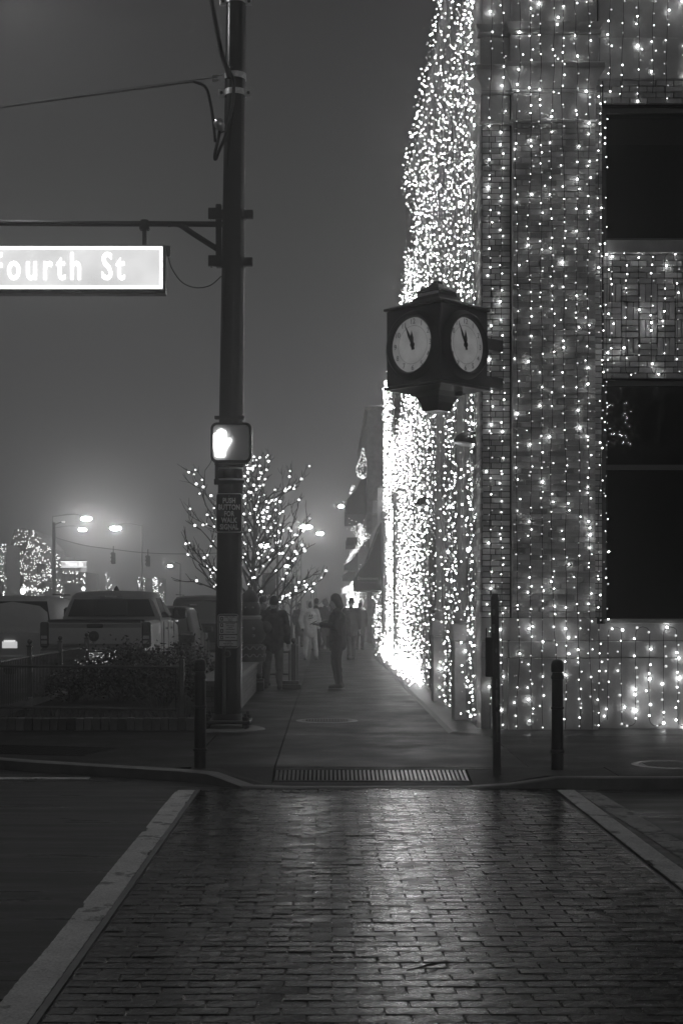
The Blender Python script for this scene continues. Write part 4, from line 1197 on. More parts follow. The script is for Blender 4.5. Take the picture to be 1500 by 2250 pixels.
# ------------------------------------------------------------------ bare trees
def bare_tree(name,label,x,y,h,seed,rad=1.4,n_lat=24,levels=3,m=M_bark,group=None,base=.055,low=.24):
    """a leader with side limbs that fork into twigs; crown widest low down"""
    r=random.Random(seed); t=thing(name,label,'tree',(x,y,0),0,group)
    br=MB(); segs=[]; th=h*low
    MB().tube(smooth_pts([(0,0,-.05),(.02,0,th*.6),(0,.01,th)],3),[base*1.3,base*1.2,base*1.1,base*1.05,base,base*.97,base*.95],9).build('trunk',m,t,smooth=True)
    def grow(p,d,l,rd,lev):
        n=4; pts=[p]; q=p.copy(); dd=d.copy()
        for i in range(n):
            dd=(dd+Vector((r.gauss(0,.12),r.gauss(0,.12),r.gauss(.09,.09)))).normalized(); q=q+dd*l/n; pts.append(q.copy())
        segs.append((pts,lev)); br.tube(pts,[rd*(1-.13*i) for i in range(n+1)],5 if lev<2 else 4,cap=False)
        if lev<levels:
            for k in range(r.choice((2,3,4))):
                i=r.randrange(1,n+1); ax=Vector((r.gauss(0,1),r.gauss(0,1),r.gauss(0,.6))).normalized()
                grow(pts[i],(dd+ax*r.uniform(.5,.95)).normalized(),l*r.uniform(.35,.6),rd*.64,lev+1)
    lead=[Vector((0,0,th))]
    for i in range(10): lead.append(lead[-1]+Vector((r.gauss(0,.03),r.gauss(0,.03),(h-th)/10*.94)))
    br.tube(lead,[base*.9*(1-.088*i) for i in range(11)],7,cap=False); segs.append((lead,1))
    for k in range(n_lat):
        f=(k/n_lat)**1.15*.93; i=f*10; p=lead[int(i)].lerp(lead[min(int(i)+1,10)],i-int(i))
        an=k*2.4+r.uniform(-.4,.4); wide=rad*(1-.78*f)*r.uniform(.75,1.1)*(.85 if k<2 else 1)
        up=r.uniform(.25,1.0)+f*.8; d=Vector((math.cos(an),math.sin(an),up)).normalized()
        grow(p,d,wide/math.sqrt(1-d.z*d.z)*.72,base*.52*(1-.5*f),1)
    br.build('branches',m,t,fix=False)['kind']='stuff'
    return t,segs
TX=at(553,0,27.4).x
tree,segs=bare_tree('bare_tree','bare street tree wound with white lights standing behind the signal pole',TX,27.4,4.6,23,rad=1.8,n_lat=38,levels=4)
cand=[]
for pts,lev in segs:
    if 1<=lev<=3:
        for a,b in zip(pts[:-1],pts[1:]): cand+= [a.lerp(b,rng.random()),a.lerp(b,rng.random())]
rng.shuffle(cand); cs=[]
for q in cand:
    if len(cs)>=320: break
    if all((q-c).length>.085 for c in cs) and rng.random()<.35+.5*math.hypot(q.x,q.y): cs.append(q)
cs=[Vector((TX,27.4,0))+q+Vector((rng.gauss(0,.02),rng.gauss(0,.02),rng.gauss(0,.02))) for q in cs]
for k in range(14): cs.append(Vector((TX+rng.gauss(0,.08),27.3,rng.uniform(.9,1.7))))
bulbs_thing('tree_lights','round white lights wound through the branches of the bare street tree',cs,[.025*rng.choice((.7,1,1.15)) for _ in cs],glow('tree_bulb',3.4),ico=True)

# ------------------------------------------------------------------ shop with the dark awning, and what follows along the street
def pl_box(t,name,*bx,m=M_stone,b=.01): return MB().rbox(*bx,b).build(name,m,t)
SH=thing('shop_building','low shop with white corner pilasters and a dark steep awning','building',(0,0,0))
pl_box(SH,'wall',FB+.05,9,44.62,60,0,5.6,m=M_side)
M_wp=mat('white_pilaster',.6,.6,var=.08)
pl_box(SH,'pilaster',FB-.12,FB+.045,44.64,45.3,0,4.3,m=M_wp); pl_box(SH,'pilaster_cap',FB-.18,FB+.045,44.63,45.36,4.303,4.55,m=M_wp)
pl_box(SH,'sign_board',1.42,FB+.04,44.9,45.0,3.6,4.45,m=M_wp) if False else None
pl_box(SH,'fascia',FB-.05,FB+.045,45.4,60,3.9,4.5,m=M_wp)
pl_box(SH,'window',FB-.01,FB+.048,46.5,52,.7,2.9,m=M_glass)
M_awn=mat('awning_cloth',.03,.8,var=.15)
def awning(t,y0,y1,xw,out,zt,zs,zv,m=M_awn):
    """steep shed awning with closed ends and a valance: wall x, reach, top, slope foot, valance foot"""
    mb=MB(); poly=[(xw,zt),(xw-.05*out,zt),(xw-.55*out,zs+.62*(zt-zs)*.52),(xw-out,zs),(xw-out,zv),(xw,zv)]
    mb.prism(poly,y0,y1,'y'); return mb.build('awning',m,t)
A=awning(SH,46.0,51.5,FB+.0,.90,4.35,2.5,2.06)
M_awtxt=mat('awning_letters',.35,.7)
text_obj('lettering','Downtown',.145,M_awtxt,A,(.985,45.995,at(0,1271,46).z),depth=.001,align='LEFT',bold=.001)
text_obj('lettering','Trust Company',.085,mat('awning_letters_dim',.16,.7),A,(1.03,45.995,at(0,1279.5,46).z),depth=.001,align='LEFT')
for k in range(9):
    y=46.4+k*.62; drop(FB-.08-.05*(k%3),y,.35+.5*rng.random(),2.0+.06*rng.random(),ORD[k]+' short light string back from the near end under the dark awning','light strings under the awning',spacing=.09,r0=.014)
DK=thing('dark_building','tall unlit building side beyond the low shop','building',(0,0,0))
pl_box(DK,'wall',1.70,9,60.05,78,0,9.8,m=mat('dark_wall',.38,.8,var=.2))
pl_box(DK,'cornice',1.62,9,60.02,78,9.803,10.0,m=mat('dark_wall',.38,.8,var=.2)); 
CP=awning(DK,61,70,1.69,.82,7.4,6.15,5.5)
CP2=pl_box(DK,'canopy',1.0,1.69,71,76,4.6,5.0,m=M_awn)
def garland(name,label,pts,n,jit,r=.016,m=None):
    cs=[]; pts=[Vector(p) for p in pts]; L_=[(b-a).length for a,b in zip(pts[:-1],pts[1:])]
    for k in range(n):
        i=rng.choices(range(len(L_)),L_)[0]; q=pts[i].lerp(pts[i+1],rng.random())+Vector([rng.gauss(0,j) for j in jit]); cs.append(q)
    return bulbs_thing(name,label,cs,[r*rng.choice((.8,1,1.2)) for _ in cs],m or M_bulb_far)
garland('light_garland','lights wrapped on the band below the big dark upper awning',[(.92,61,5.0),(1.45,61.2,4.85),(1.55,64,4.7)],150,(.08,.5,.2),.013)
garland('light_garland','line of lights along the receding shop roof edge above the awnings',[(1.50,52,4.2),(1.45,60,4.25),(1.35,75,4.35),(1.22,95,4.3)],260,(.05,.2,.10),.013)
garland('light_garland','a few lights on the top edge of the big dark upper awning',[(.95,61,6.35),(1.15,61,6.75)],22,(.03,.1,.05),.016)
ORN=thing('light_ornament','flame shaped ornament of wrapped lights standing on the roof edge','ornament',(at(797,0,61).x,61,0))
fr_=MB(); zb=at(0,1052,61).z; zt=at(0,985,61).z
prof=[(.01,zb),(.22,zb+.12),(.30,zb+.35),(.24,zb+.62),(.10,zb+.9),(.03,zt)]
fr_.lathe([(r_*.9,z) for r_,z in prof],n=12); fr_.build('frame',mat('net',.05,.8),ORN)
cs=[]
for k in range(330):
    t_=rng.random()**1.2; i=min(int(t_*5),4); f=t_*5-i; r_=prof[i][0]*(1-f)+prof[i+1][0]*f; z=prof[i][1]*(1-f)+prof[i+1][1]*f; an=rng.random()*6.28
    cs.append((r_*math.cos(an),r_*math.sin(an),z))
link('bulb',bulbs_mesh('bulb',cs,[.017]*len(cs),glow('ornament_bulb',2.6)),ORN)['kind']='stuff'
FS=thing('far_shops','row of far shop fronts fading into the fog down the street','building',(0,0,0)) if False else None
for i,(y,o_,zt,zs,zv,lab) in enumerate(((79,.75,4.6,3.9,3.6,'small dark awning, second beyond the tall dark building'),(88,.75,4.3,3.5,3.2,'small dark awning faint in the fog, nearest the far end of the street'))):
    F_=thing('far_shop',('dim shop front with a small awning just past the tall dark building','dim shop front with a small awning at the far end of the row')[i],'building',(0,0,0))
    pl_box(F_,'wall',1.75,9,y-.5 if i==0 else y-.3,y+8.4,0,6.2-i,m=mat('far_wall',.15,.8))
    awning(F_,y,y+4,1.74,o_,zt,zs,zv)
    pl_box(F_,'window',1.70,1.748,y,y+4,.6,2.8,m=M_glass)
garland('light_garland','cluster of lights low on the far shop fronts',[(1.6,62,1.2),(1.5,62,3.2)],80,(.08,.4,.1),.013)
garland('light_garland','bright bunch of lights above the head of the woman with the phone',[(.80,72,2.25),(.93,72,2.55)],40,(.05,.2,.06),.016)
_cs=[(1.66-.05*rng.random(),rng.choice((71,76,80,85,90,95,100,108,116))+rng.uniform(0,2.4),rng.uniform(.3,3.2)) for k in range(600)]
o=link('fairy_lights',bulbs_mesh('fairy_lights',_cs,[.012]*len(_cs),glow('far_front_light',40.0))); o['kind']='stuff'; o['label']='curtains of lights on the far shop fronts down the street, lost in the fog'
# banner-like white sign on the store edge, lit
wsg=MB(); wsg.prism([(1.56,4.05),(1.79,4.45),(1.79,5.2),(1.56,5.2)],43.9,43.95,'y'); 
bs=wsg.build('blade_sign',M_wp,None); tag(bs,'white blade sign standing out from the store wall above the awning','sign')
# ------------------------------------------------------------------ vehicles
M_tyre=mat('tyre',.012,.8); M_rim=mat('wheel_rim',.35,.3,metal=.8); M_chrome=mat('chrome',.6,.12,metal=1.0)
M_lampoff=mat('tail_lamp_glass',.05,.12,spec=.6); M_plate=mat('number_plate',.55,.5)
M_trim=mat('black_trim',.012,.45); M_vglass=mat('car_glass',.004,.05,spec=.35)
def paint(name,b): return mat(name,b,.32,spec=.3,coat=.2,var=.06,bump=.25,bscale=260,fine=.002)
def loft(sections, smooth=35):
    """sections: list of (y, [(x,z)...]) with equal counts, right half from the bottom up to the centre line"""
    mb=MB(); vs=[];fs=[]
    for y,pts in sections:
        full=[(x,z) for x,z in pts]+[(-x,z) for x,z in pts[::-1] if x>1e-6]
        vs+=[(x,y,z) for x,z in full]; n=len(full)
    for i in range(len(sections)-1):
        for k in range(n):
            a=i*n+k; b=i*n+(k+1)%n; fs.append((a,b,b+n,a+n))
    fs.append(tuple(range(n))); fs.append(tuple((len(sections)-1)*n+k for k in range(n))[::-1])
    mb.add(vs,fs); return mb
def wheel(t,x,y,r=.38,w=.25):
    Mx=Matrix.Translation((x,y,r))@Matrix.Rotation(R(90),4,'Y')
    o=MB().lathe([(r*.62,-w/2),(r*.93,-w/2),(r,-w*.36),(r,w*.36),(r*.93,w/2),(r*.62,w/2)],n=28,M=Mx).build('wheel',M_tyre,t,smooth=30)
    rm=MB(); rm.lathe([(.001,-w*.3),(r*.63,-w*.38),(r*.63,w*.38),(.001,w*.3)],n=24,M=Mx)
    for k in range(6):
        Ms=Mx@Matrix.Rotation(2*PI*k/6,4,'Z'); rm.box(.03,r*.6,-.035,.035,-w*.44,w*.44,M=Ms)
    rm.build('rim',M_rim,o,smooth=30)
def sec(w,zb,zm,zt,crown=.02,tuck=.04):
    return [(w-tuck-.05,zb),(w-.01,zb+.10),(w,zm),(w-.02,zt-.06),(w-.07,zt),(0,zt+crown)]
def pickup():
    t=thing('pickup_truck','grey pickup truck parked at the kerb seen from behind the fenced bed','pickup truck',(-4.26,26.2,ROAD+.004))
    P=paint('pickup_paint',.26); W=1.0
    # bed: sides with flared arches, open box
    bed=loft([(.02,sec(W-.03,.62,.95,1.33,.0)),(.25,sec(W,.60,.95,1.345,.0)),(1.3,sec(W+.005,.60,.95,1.355,.0)),(1.95,sec(W,.60,.95,1.36,0))]); bed.build('bed',P,t,smooth=35)
    MB().rbox(-W+.10,W-.10,.08,1.9,1.30,1.375,.02).build('tonneau_cover',M_trim,t)
    # cab + bonnet lower body
    lo=loft([(1.98,sec(W,.50,.95,1.37)),(3.0,sec(W+.01,.48,.95,1.36)),(4.1,sec(W+.01,.48,.95,1.34)),(4.35,sec(W,.5,.95,1.32)),(5.3,sec(W-.02,.5,.95,1.26)),(5.75,sec(W-.12,.52,.9,1.15)),(5.85,sec(W-.25,.6,.85,1.05))]); lo.build('body',P,t,smooth=35)
    def cs_(w0,w1,z1): return [(w0,1.33),(w0-.005,1.40),(w1+.03,z1-.09),(w1-.05,z1-.015),(w1-.25,z1+.012),(0,z1+.03)]
    cab=loft([(1.99,cs_(W-.03,.80,1.80)),(2.16,cs_(W-.03,.79,1.90)),(2.7,cs_(W-.03,.79,1.915)),(3.4,cs_(W-.04,.78,1.90)),(3.75,cs_(W-.05,.76,1.84)),(4.45,cs_(W-.08,.82,1.42))]); cab.build('cab',P,t,smooth=35)
    # rear window with its sliding middle pane, third brake lamp
    def zx(z): return .955-(.955-.80)*(z-1.40)/(1.84-1.40)
    wnd=MB(); yb=lambda z:1.972+max(0,(z-1.42))*.10
    wnd.add([(-.86,1.955,1.42),(.86,1.955,1.42),(.735,1.965,1.76),(-.735,1.965,1.76),(-.86,1.985,1.42),(.86,1.985,1.42),(.735,2.03,1.76),(-.735,2.03,1.76)],[(0,1,2,3),(4,7,6,5),(0,4,5,1),(1,5,6,2),(2,6,7,3),(3,7,4,0)]); rw=wnd.build('rear_window',M_vglass,t)
    MB().rbox(-.30,.30,1.944,1.954,1.45,1.74,.004).build('sliding_pane',mat('slider_glass',.03,.12,spec=.6),rw)
    for x in (-.31,.31): MB().rbox(x-.012,x+.012,1.940,1.9535,1.43,1.75,.003).build('pane_frame',M_trim,rw)
    MB().rbox(-.24,.24,1.955,2.0,1.785,1.835,.008).build('brake_lamp',mat('clear_lamp',.30,.2),t)
    for x in (-.17,.17): MB().rbox(x-.06,x+.06,1.945,1.954,1.795,1.825,.004).build('lamp_lens',M_chrome,t)
    a=MB(); a.lathe([(.06,1.93),(.05,1.97),(.02,2.02),(.001,2.04)],(.02,2.5,0),12); a.build('roof_antenna',M_trim,t,smooth=True)
    # side windows, both sides
    for s in (-1,1):
        for (y0,y1,z1a,z1b) in ((2.30,3.0,1.79,1.80),(3.07,3.95,1.79,1.60)):
            w=lambda z:(.962-(.962-.80)*(z-1.40)/.45)
            q=MB(); e=.012
            p=[(y0,1.40),(y1+ (0 if y1<3.5 else .12),1.40),(y1-(.0 if y1<3.5 else .12),z1b-.01),(y0+.05,z1a)]
            q.add([(s*(w(z)+.014),y,z) for y,z in p]+[(s*(w(z)-.01),y,z) for y,z in p],[(0,1,2,3),(7,6,5,4)]+[(i,(i+1)%4,4+(i+1)%4,4+i) for i in range(4)]); q.build('side_window',M_vglass,t)
        q=MB(); q.rbox(s*1.15-.15,s*1.15+.15,3.85,3.98,1.36,1.60,.04); m_=q.build('mirror',M_trim,t); MB().rbox(s*1.15-.12,s*1.15+.12,3.835,3.848,1.39,1.57,.02).build('mirror_glass',M_vglass,m_); MB().rbox(min(s*.95,s*1.1),max(s*.95,s*1.1),3.9,3.96,1.38,1.44,.01).build('mirror_arm',M_trim,m_)
        for y in (2.62,3.55): MB().rbox(min(s*1.005,s*1.03),max(s*1.005,s*1.03),y-.10,y+.10,1.16,1.20,.006).build('door_handle',M_chrome,t)
        for (y0,y1) in ((2.26,2.272),(3.03,3.042),(4.1,4.112)): MB().box(min(s*.998,s*1.0125),max(s*.998,s*1.0125),y0,y1,.55,1.32).build('door_seam',M_trim,t)
        # tail lamp
        q=MB(); q.rbox(min(s*.86,s*1.012),max(s*.86,s*1.012),-.03,.16,.86,1.33,.025); L_=q.build('tail_lamp',M_lampoff,t)
        for z in (.93,1.02): MB().rbox(min(s*.88,s*.99),max(s*.88,s*.99),-.036,-.031,z,z+.06,.004).build('lamp_lens',mat('clear_lamp',.3,.2),L_)
        wheel(t,s*.86,1.15); wheel(t,s*.86,4.75)
        # arch lips
        for yc in (1.15,4.75):
            q=MB(); q.tube([(s*1.003,yc+.47*math.cos(an),.42+.47*math.sin(an)) for an in np.linspace(0,PI,14)],.03,6); q.build('wheel_arch',P,t,smooth=True)
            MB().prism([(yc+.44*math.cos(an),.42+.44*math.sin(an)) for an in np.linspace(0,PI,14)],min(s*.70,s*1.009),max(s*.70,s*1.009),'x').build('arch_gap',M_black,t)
    # tailgate with lip, handle, dark round emblem
    g_=MB(); 
    prof=[(-.015,.90),(-.035,.93),(-.03,1.18),(-.02,1.22),(-.03,1.25),(-.06,1.30),(-.05,1.345),(.03,1.352),(.03,.90)]
    g_.prism([(y,z) for y,z in prof],-.845,.845,'x'); tg=g_.build('tailgate',P,t,smooth=25)
    MB().rbox(-.845,.845,-.066,-.02,1.318,1.358,.008).build('gate_cap',M_trim,tg)
    MB().rbox(-.15,.15,-.058,-.02,1.225,1.315,.012).build('gate_handle',M_trim,tg)
    MB().lathe([(.001,.014),(.075,.012),(.098,.004),(.10,-.01)],(-.02,-.034,1.07),28,M=Matrix.Rotation(R(90),4,'X')).build('emblem',M_trim,tg,smooth=30)
    em_=MB(); 
    for s in (-1,1):
        em_.prism([(-.02+s*.008,1.115),(-.02+s*.055,1.12),(-.02+s*.068,1.085),(-.02+s*.05,1.055),(-.02+s*.04,1.075),(-.02+s*.045,1.095),(-.02+s*.02,1.095)],-.053,-.0475,'y')
    em_.prism([(-.045,1.10),(.005,1.10),(-.008,1.03),(-.02,1.015),(-.032,1.03)],-.053,-.0475,'y'); em_.build('emblem_mark',mat('emblem_mark',.06,.3,metal=.5),tg)
    bp=MB(); bp.rbox(-.99,-.22,-.20,.02,.60,.86,.05); bp.rbox(.22,.99,-.20,.02,.60,.86,.05); bp.rbox(-.23,.23,-.16,.02,.60,.80,.03); bp.build('bumper',M_chrome,t,smooth=30)
    MB().rbox(-.16,.16,-.172,-.165,.64,.78,.004).build('number_plate',M_plate,t)
    return t
pickup()
def wagon(label,cat,loc,W,H,L,paintm,tail=False,plate_lit=False,belt=1.02,nose=1.1,rz=0.0,name='parked_car'):
    t=thing(name,label,cat,loc,rz)
    lo=loft([(.0,sec(W-.10,.38,.72,belt-.03)),(.10,sec(W-.02,.32,.72,belt)),(.9,sec(W,.28,.72,belt+.02)),(L*.55,sec(W,.28,.7,belt)),(L-nose-.2,sec(W,.28,.7,belt-.02)),(L-.35,sec(W-.06,.3,.66,belt-.18)),(L-.06,sec(W-.2,.34,.6,belt-.32)),(L,sec(W-.35,.4,.56,belt-.42))]); lo.build('body',paintm,t,smooth=40)
    def cc(w0,w1,z1): return [(w0,belt-.02),(w0-.01,belt+.05),(w1+.02,z1-.12),(w1-.05,z1-.03),(w1-.22,z1),(0,z1+.02)]
    ca=loft([(.12,cc(W-.07,W-.20,belt+.12)),(.30,cc(W-.06,W-.20,H-.05)),(.55,cc(W-.05,W-.19,H)),(L*.40,cc(W-.05,W-.19,H+.01)),(L-nose-1.05,cc(W-.06,W-.2,H-.04)),(L-nose-.1,cc(W-.12,W-.2,belt+.05))]); ca.build('cabin',paintm,t,smooth=40)
    zt=H-.11; w0=W-.15; w1=W-.27
    q=MB(); yb=.12; q.add([(-w0,.135,belt+.06),(w0,.135,belt+.06),(w1,.275,zt),(-w1,.275,zt),(-w0,.20,belt+.06),(w0,.20,belt+.06),(w1,.36,zt),(-w1,.36,zt)],[(0,1,2,3),(4,7,6,5),(0,4,5,1),(1,5,6,2),(2,6,7,3),(3,7,4,0)]); q.build('rear_window',M_vglass,t)
    for s in (-1,1):
        ws=[(.62,1.45),(1.52,L*.52),(L*.54,L-nose-.75)]
        for (y0,y1) in ws:
            if y1-y0<.3: continue
            wz=lambda z:(W-.06)-( .13)*(z-belt)/(H-.12-belt)
            p=[(y0,belt+.05),(y1+(.25 if y1>L-nose-1 else 0),belt+.05),(y1,H-.15),(y0+.04,H-.14)]
            q=MB(); q.add([(s*(wz(z)+.012),y,z) for y,z in p]+[(s*(wz(z)-.02),y,z) for y,z in p],[(0,1,2,3),(7,6,5,4)]+[(i,(i+1)%4,4+(i+1)%4,4+i) for i in range(4)]); q.build('side_window',M_vglass,t)
        q=MB(); q.rbox(s*(W+.07)-.10,s*(W+.07)+.10,L-nose-.72,L-nose-.6,belt+.0,belt+.15,.03); q.build('mirror',M_trim,t)
        q=MB(); q.rbox(min(s*(W-.20),s*(W-.015)),max(s*(W-.20),s*(W-.015)),.0,.16,belt-.20,belt-.03,.02); q.build('tail_lamp',glow('tail_lamp_lit',7.0) if tail and s==1 else M_lampoff,t)
        for y in (1.0,L-.95): 
            wheel(t,s*(W-.13),y,.34,.22)
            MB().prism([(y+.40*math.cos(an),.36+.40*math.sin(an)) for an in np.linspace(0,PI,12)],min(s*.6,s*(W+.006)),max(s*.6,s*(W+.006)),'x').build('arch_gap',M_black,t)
        for y in (1.48,L*.53): MB().box(min(s*(W-.005),s*(W+.006)),max(s*(W-.005),s*(W+.006)),y,y+.012,.36,belt).build('door_seam',M_trim,t)
        MB().rbox(min(s*(W-.2),s*(W-.24)),max(s*(W-.2),s*(W-.24)),.7,L*.55,H+.03,H+.055,.008).build('roof_rail',M_trim,t)
    MB().rbox(-W+.06,W-.06,-.05,.10,.36,.60,.04).build('bumper',mat('bumper_'+paintm.name,.35 if plate_lit else .06,.35),t,smooth=30)
    MB().rbox(-.16,.16,-.006,.008,.74,.88,.004).build('number_plate',glow('plate_lit',.55,.6) if plate_lit else M_plate,t)
    if plate_lit: MB().rbox(-.12,.12,-.03,.008,.888,.90,.004).build('plate_lamp',glow('plate_lamp',1.5),t)
    return t
wagon('pale minivan driving away on the left with one tail lamp glowing','minivan',(at(22,0,30).x,30,ROAD+.004),1.0,1.84,4.9,paint('van_paint',.4),tail=True,plate_lit=True,belt=1.08,name='minivan')
wagon('dark car parked in front of the pickup with wet reflections along its flank','car',(-3.98,33.2,ROAD+.004),.92,1.62,4.6,paint('mid_car_paint',.04),belt=.98)
wagon('large black sport utility vehicle parked third in the row behind the pole','suv',(-3.55,40.5,ROAD+.004),1.02,1.93,5.1,paint('suv_paint',.015),belt=1.15)
wagon('dark hatchback roof just showing left of the pickup cab','car',(-6.35,44.0,ROAD+.004),.9,1.66,4.2,paint('hatch_paint',.04),belt=.98)
# ------------------------------------------------------------------ people
def capsules(chains):
    """closed tapered tubes with round ends, later fused into one surface"""
    mb=MB()
    for pts,rs in chains:
        pts=[Vector(p) for p in pts]
        if len(pts)==1: mb.ball(pts[0],rs[0],14,10,rs[1] if len(rs)>1 and hasattr(rs[1],'__len__') else (1,1,1)); continue
        P=[];Rr=[]
        d0=(pts[1]-pts[0]).normalized(); d1=(pts[-1]-pts[-2]).normalized()
        for a in (1.0,.7,.35): P.append(pts[0]-d0*rs[0]*a*.98); Rr.append(rs[0]*math.sqrt(max(.0004,1-a*a)))
        for i in range(len(pts)): 
            P.append(pts[i]); Rr.append(rs[i])
        for a in (.35,.7,1.0): P.append(pts[-1]+d1*rs[-1]*a*.98); Rr.append(rs[-1]*math.sqrt(max(.0004,1-a*a)))
        mb.tube(P,Rr,12)
    return mb
def fused(name,chains,m,parent,voxel=.014,folds=0.0,seed=0,cut=None,extra=None,smooth_it=4):
    mb=capsules(chains)
    if extra: extra(mb)
    ob=mb.build('tmp',m,None,fix=True)
    md=ob.modifiers.new('r','REMESH'); md.mode='VOXEL'; md.voxel_size=voxel; md.use_smooth_shade=True
    ms=ob.modifiers.new('s','SMOOTH'); ms.iterations=smooth_it; ms.factor=.5
    dg=bpy.context.evaluated_depsgraph_get(); dg.update()
    me=bpy.data.meshes.new_from_object(ob.evaluated_get(dg)); bpy.data.objects.remove(ob)
    me.name=name
    if folds:
        off=Vector((seed*3.1,seed*1.7,0))
        nrm=[v.normal.copy() for v in me.vertices]
        for v,n in zip(me.vertices,nrm):
            p=v.co; v.co=p+n*(folds*mnoise.noise(Vector((p.x*9,p.y*9,p.z*14))+off)+folds*.6*mnoise.noise(Vector((p.x*22,p.y*22,p.z*30))+off))
    me.materials.clear(); me.materials.append(m)
    me.polygons.foreach_set('use_smooth',[True]*len(me.polygons)); me.update()
    return link(name,me,parent)
M_skin=mat('skin',.24,.5); 
def cloth(n,b): return mat('cloth_'+n,b,.8,spec=.25,var=.12,vscale=14)
def person(label,x,y,rz,h,top,legs,hair,shoe=.02,pose=None,coat_len=.80,bulk=1.0,voxel=.014,hood=False,hairlong=False,skin=None,fingers=True,z=0.0,cap=False,head_turn=0.0,head_tilt=0.0,seed=1,sole=None,extra=None):
    """faces -y before the turn rz; every length scales with the height h"""
    t=thing('person',label,'person',(x,y,z),rz)
    S=h/1.75; V=lambda *a: Vector(a)*S
    J=dict(pel=(0,0,.95),wst=(0,.0,1.08),chs=(0,.0,1.30),nck=(0,.01,1.46),hd=(0,-.015,1.625),
      ls=(.185,.0,1.41),le=(.235,.03,1.13),lw=(.225,-.06,.90),rs=(-.185,.0,1.41),re=(-.235,.03,1.13),rw=(-.225,-.06,.90),
      lh=(.095,0,.91),lk=(.105,-.02,.50),la=(.10,.03,.09),rh=(-.095,0,.91),rk=(-.105,-.02,.50),ra=(-.10,.03,.09))
    if pose: J.update(pose)
    j={k:V(*v) for k,v in J.items()}
    sk=skin or M_skin
    Mh=Matrix.Translation(j['hd'])@Euler((head_tilt,0,head_turn)).to_matrix().to_4x4()@Matrix.Scale(S,4)
    hp_=lambda *a: Mh@Vector(a)
    body=[([j['pel'],j['wst'],j['chs']],[.125*S,.11*S,.125*S]),([j['chs']+V(.07,0,0),j['chs']+V(-.07,0,0)],[.105*S]*2),([j['ls'],j['chs']+V(0,0,.07),j['rs']],[.055*S,.075*S,.055*S]),
      ([j['nck']-V(0,0,.05),j['nck']+V(0,-.005,.07)],[.058*S,.052*S]),
      ([hp_(0,.012,.03)],[.098*S,(.80,1.0,1.12)]),([hp_(0,-.02,-.045)],[.072*S,(.88,1.0,1.1)]),([hp_(0,-.055,-.075),hp_(0,-.06,-.08)],[.028*S,.03*S]),
      ([hp_(0,-.098,.01),hp_(0,-.108,-.02)],[.008*S,.015*S]),([hp_(.03,-.085,.025),hp_(-.03,-.085,.025)],[.016*S,.016*S]),([hp_(-.02,-.086,-.06),hp_(.02,-.086,-.06)],[.010*S]*2),
      ([hp_(.078,.01,-.01),hp_(.08,.018,.02)],[.012*S,.016*S]),([hp_(-.078,.01,-.01),hp_(-.08,.018,.02)],[.012*S,.016*S])]
    for s in 'lr':
        body+=[([j[s+'s'],j[s+'e'],j[s+'w']],[.052*S,.042*S,.029*S]),([j[s+'h'],j[s+'k'],j[s+'a']],[.085*S,.056*S,.040*S]),
               ([j[s+'a']-V(0,0,.03),j[s+'a']+V(0,-.14,-.055)],[.04*S,.032*S])]
        w=j[s+'w']; fd=(w-j[s+'e']).normalized(); sx=1 if s=='l' else -1
        side=Vector((0,-1,0)) if abs(fd.z)>.6 else Vector((sx,0,0)) 
        side=(side-fd*side.dot(fd)).normalized(); palm=w+fd*.05*S; curl=fd.cross(side)*(-.35*sx)
        body.append(([w,palm,palm+fd*.03*S],[.026*S,.034*S,.030*S]))
        if fingers:
            for q,(o_,l_) in enumerate(((-.030,.065),(-.010,.078),(.010,.082),(.030,.072))):
                b_=palm+fd*.035*S+side*o_*S; m_=b_+(fd+curl*.3).normalized()*l_*.55*S; e_=m_+(fd+curl*1.4).normalized()*l_*.5*S
                body.append(([b_,m_,e_],[.0095*S,.0088*S,.0075*S]))
            b_=palm+side*.03*S; m_=b_+(fd*.6+side*.8).normalized()*.04*S; body.append(([b_,m_,m_+fd*.03*S],[.0115*S,.0105*S,.009*S]))
        else: body.append(([palm,palm+fd*.09*S],[.03*S,.02*S]))
    fused('body',body,sk,t,voxel*.72,smooth_it=2)
    b=bulk
    zc=coat_len
    hem=Vector((j['pel'].x,j['pel'].y,zc*S))
    jk=[([hem,j['pel'],j['wst'],j['chs']],[.165*S*b,.158*S*b,.143*S*b,.15*S*b]),([hem+V(.045,0,0),j['chs']+V(.07,0,-.05)],[.135*S*b,.128*S*b]),([hem+V(-.045,0,0),j['chs']+V(-.07,0,-.05)],[.135*S*b,.128*S*b]),
        ([j['ls'],j['chs']+V(0,0,.085),j['rs']],[.078*S*b,.085*S,.078*S*b]),([j['nck']-V(0,0,.03),j['nck']+V(0,.005,.02)],[.075*S,.07*S])]
    for s in 'lr':
        w=j[s+'w']; e=j[s+'e']; jk.append(([j[s+'s'],e,e.lerp(w,.95)],[.075*S*b,.064*S*b,.045*S*b]))
    if hood: 
        jk+=[([hp_(0,.035,.03)],[.122*S,(.88,1.0,1.1)]),([hp_(0,.05,-.06),j['nck']],[.10*S,.09*S])]
    fused('jacket',jk,top,t,voxel,folds=.012,seed=seed)
    tr=[([j['pel']-V(0,0,.02),j['pel']+V(0,0,.06)],[.150*S,.14*S])]
    for s in 'lr': tr.append(([j[s+'h'],j[s+'k'],j[s+'a'].lerp(j[s+'k'],.12)],[.105*S,.076*S,.062*S]))
    fused('trousers',tr,legs,t,voxel,folds=.010,seed=seed+5)
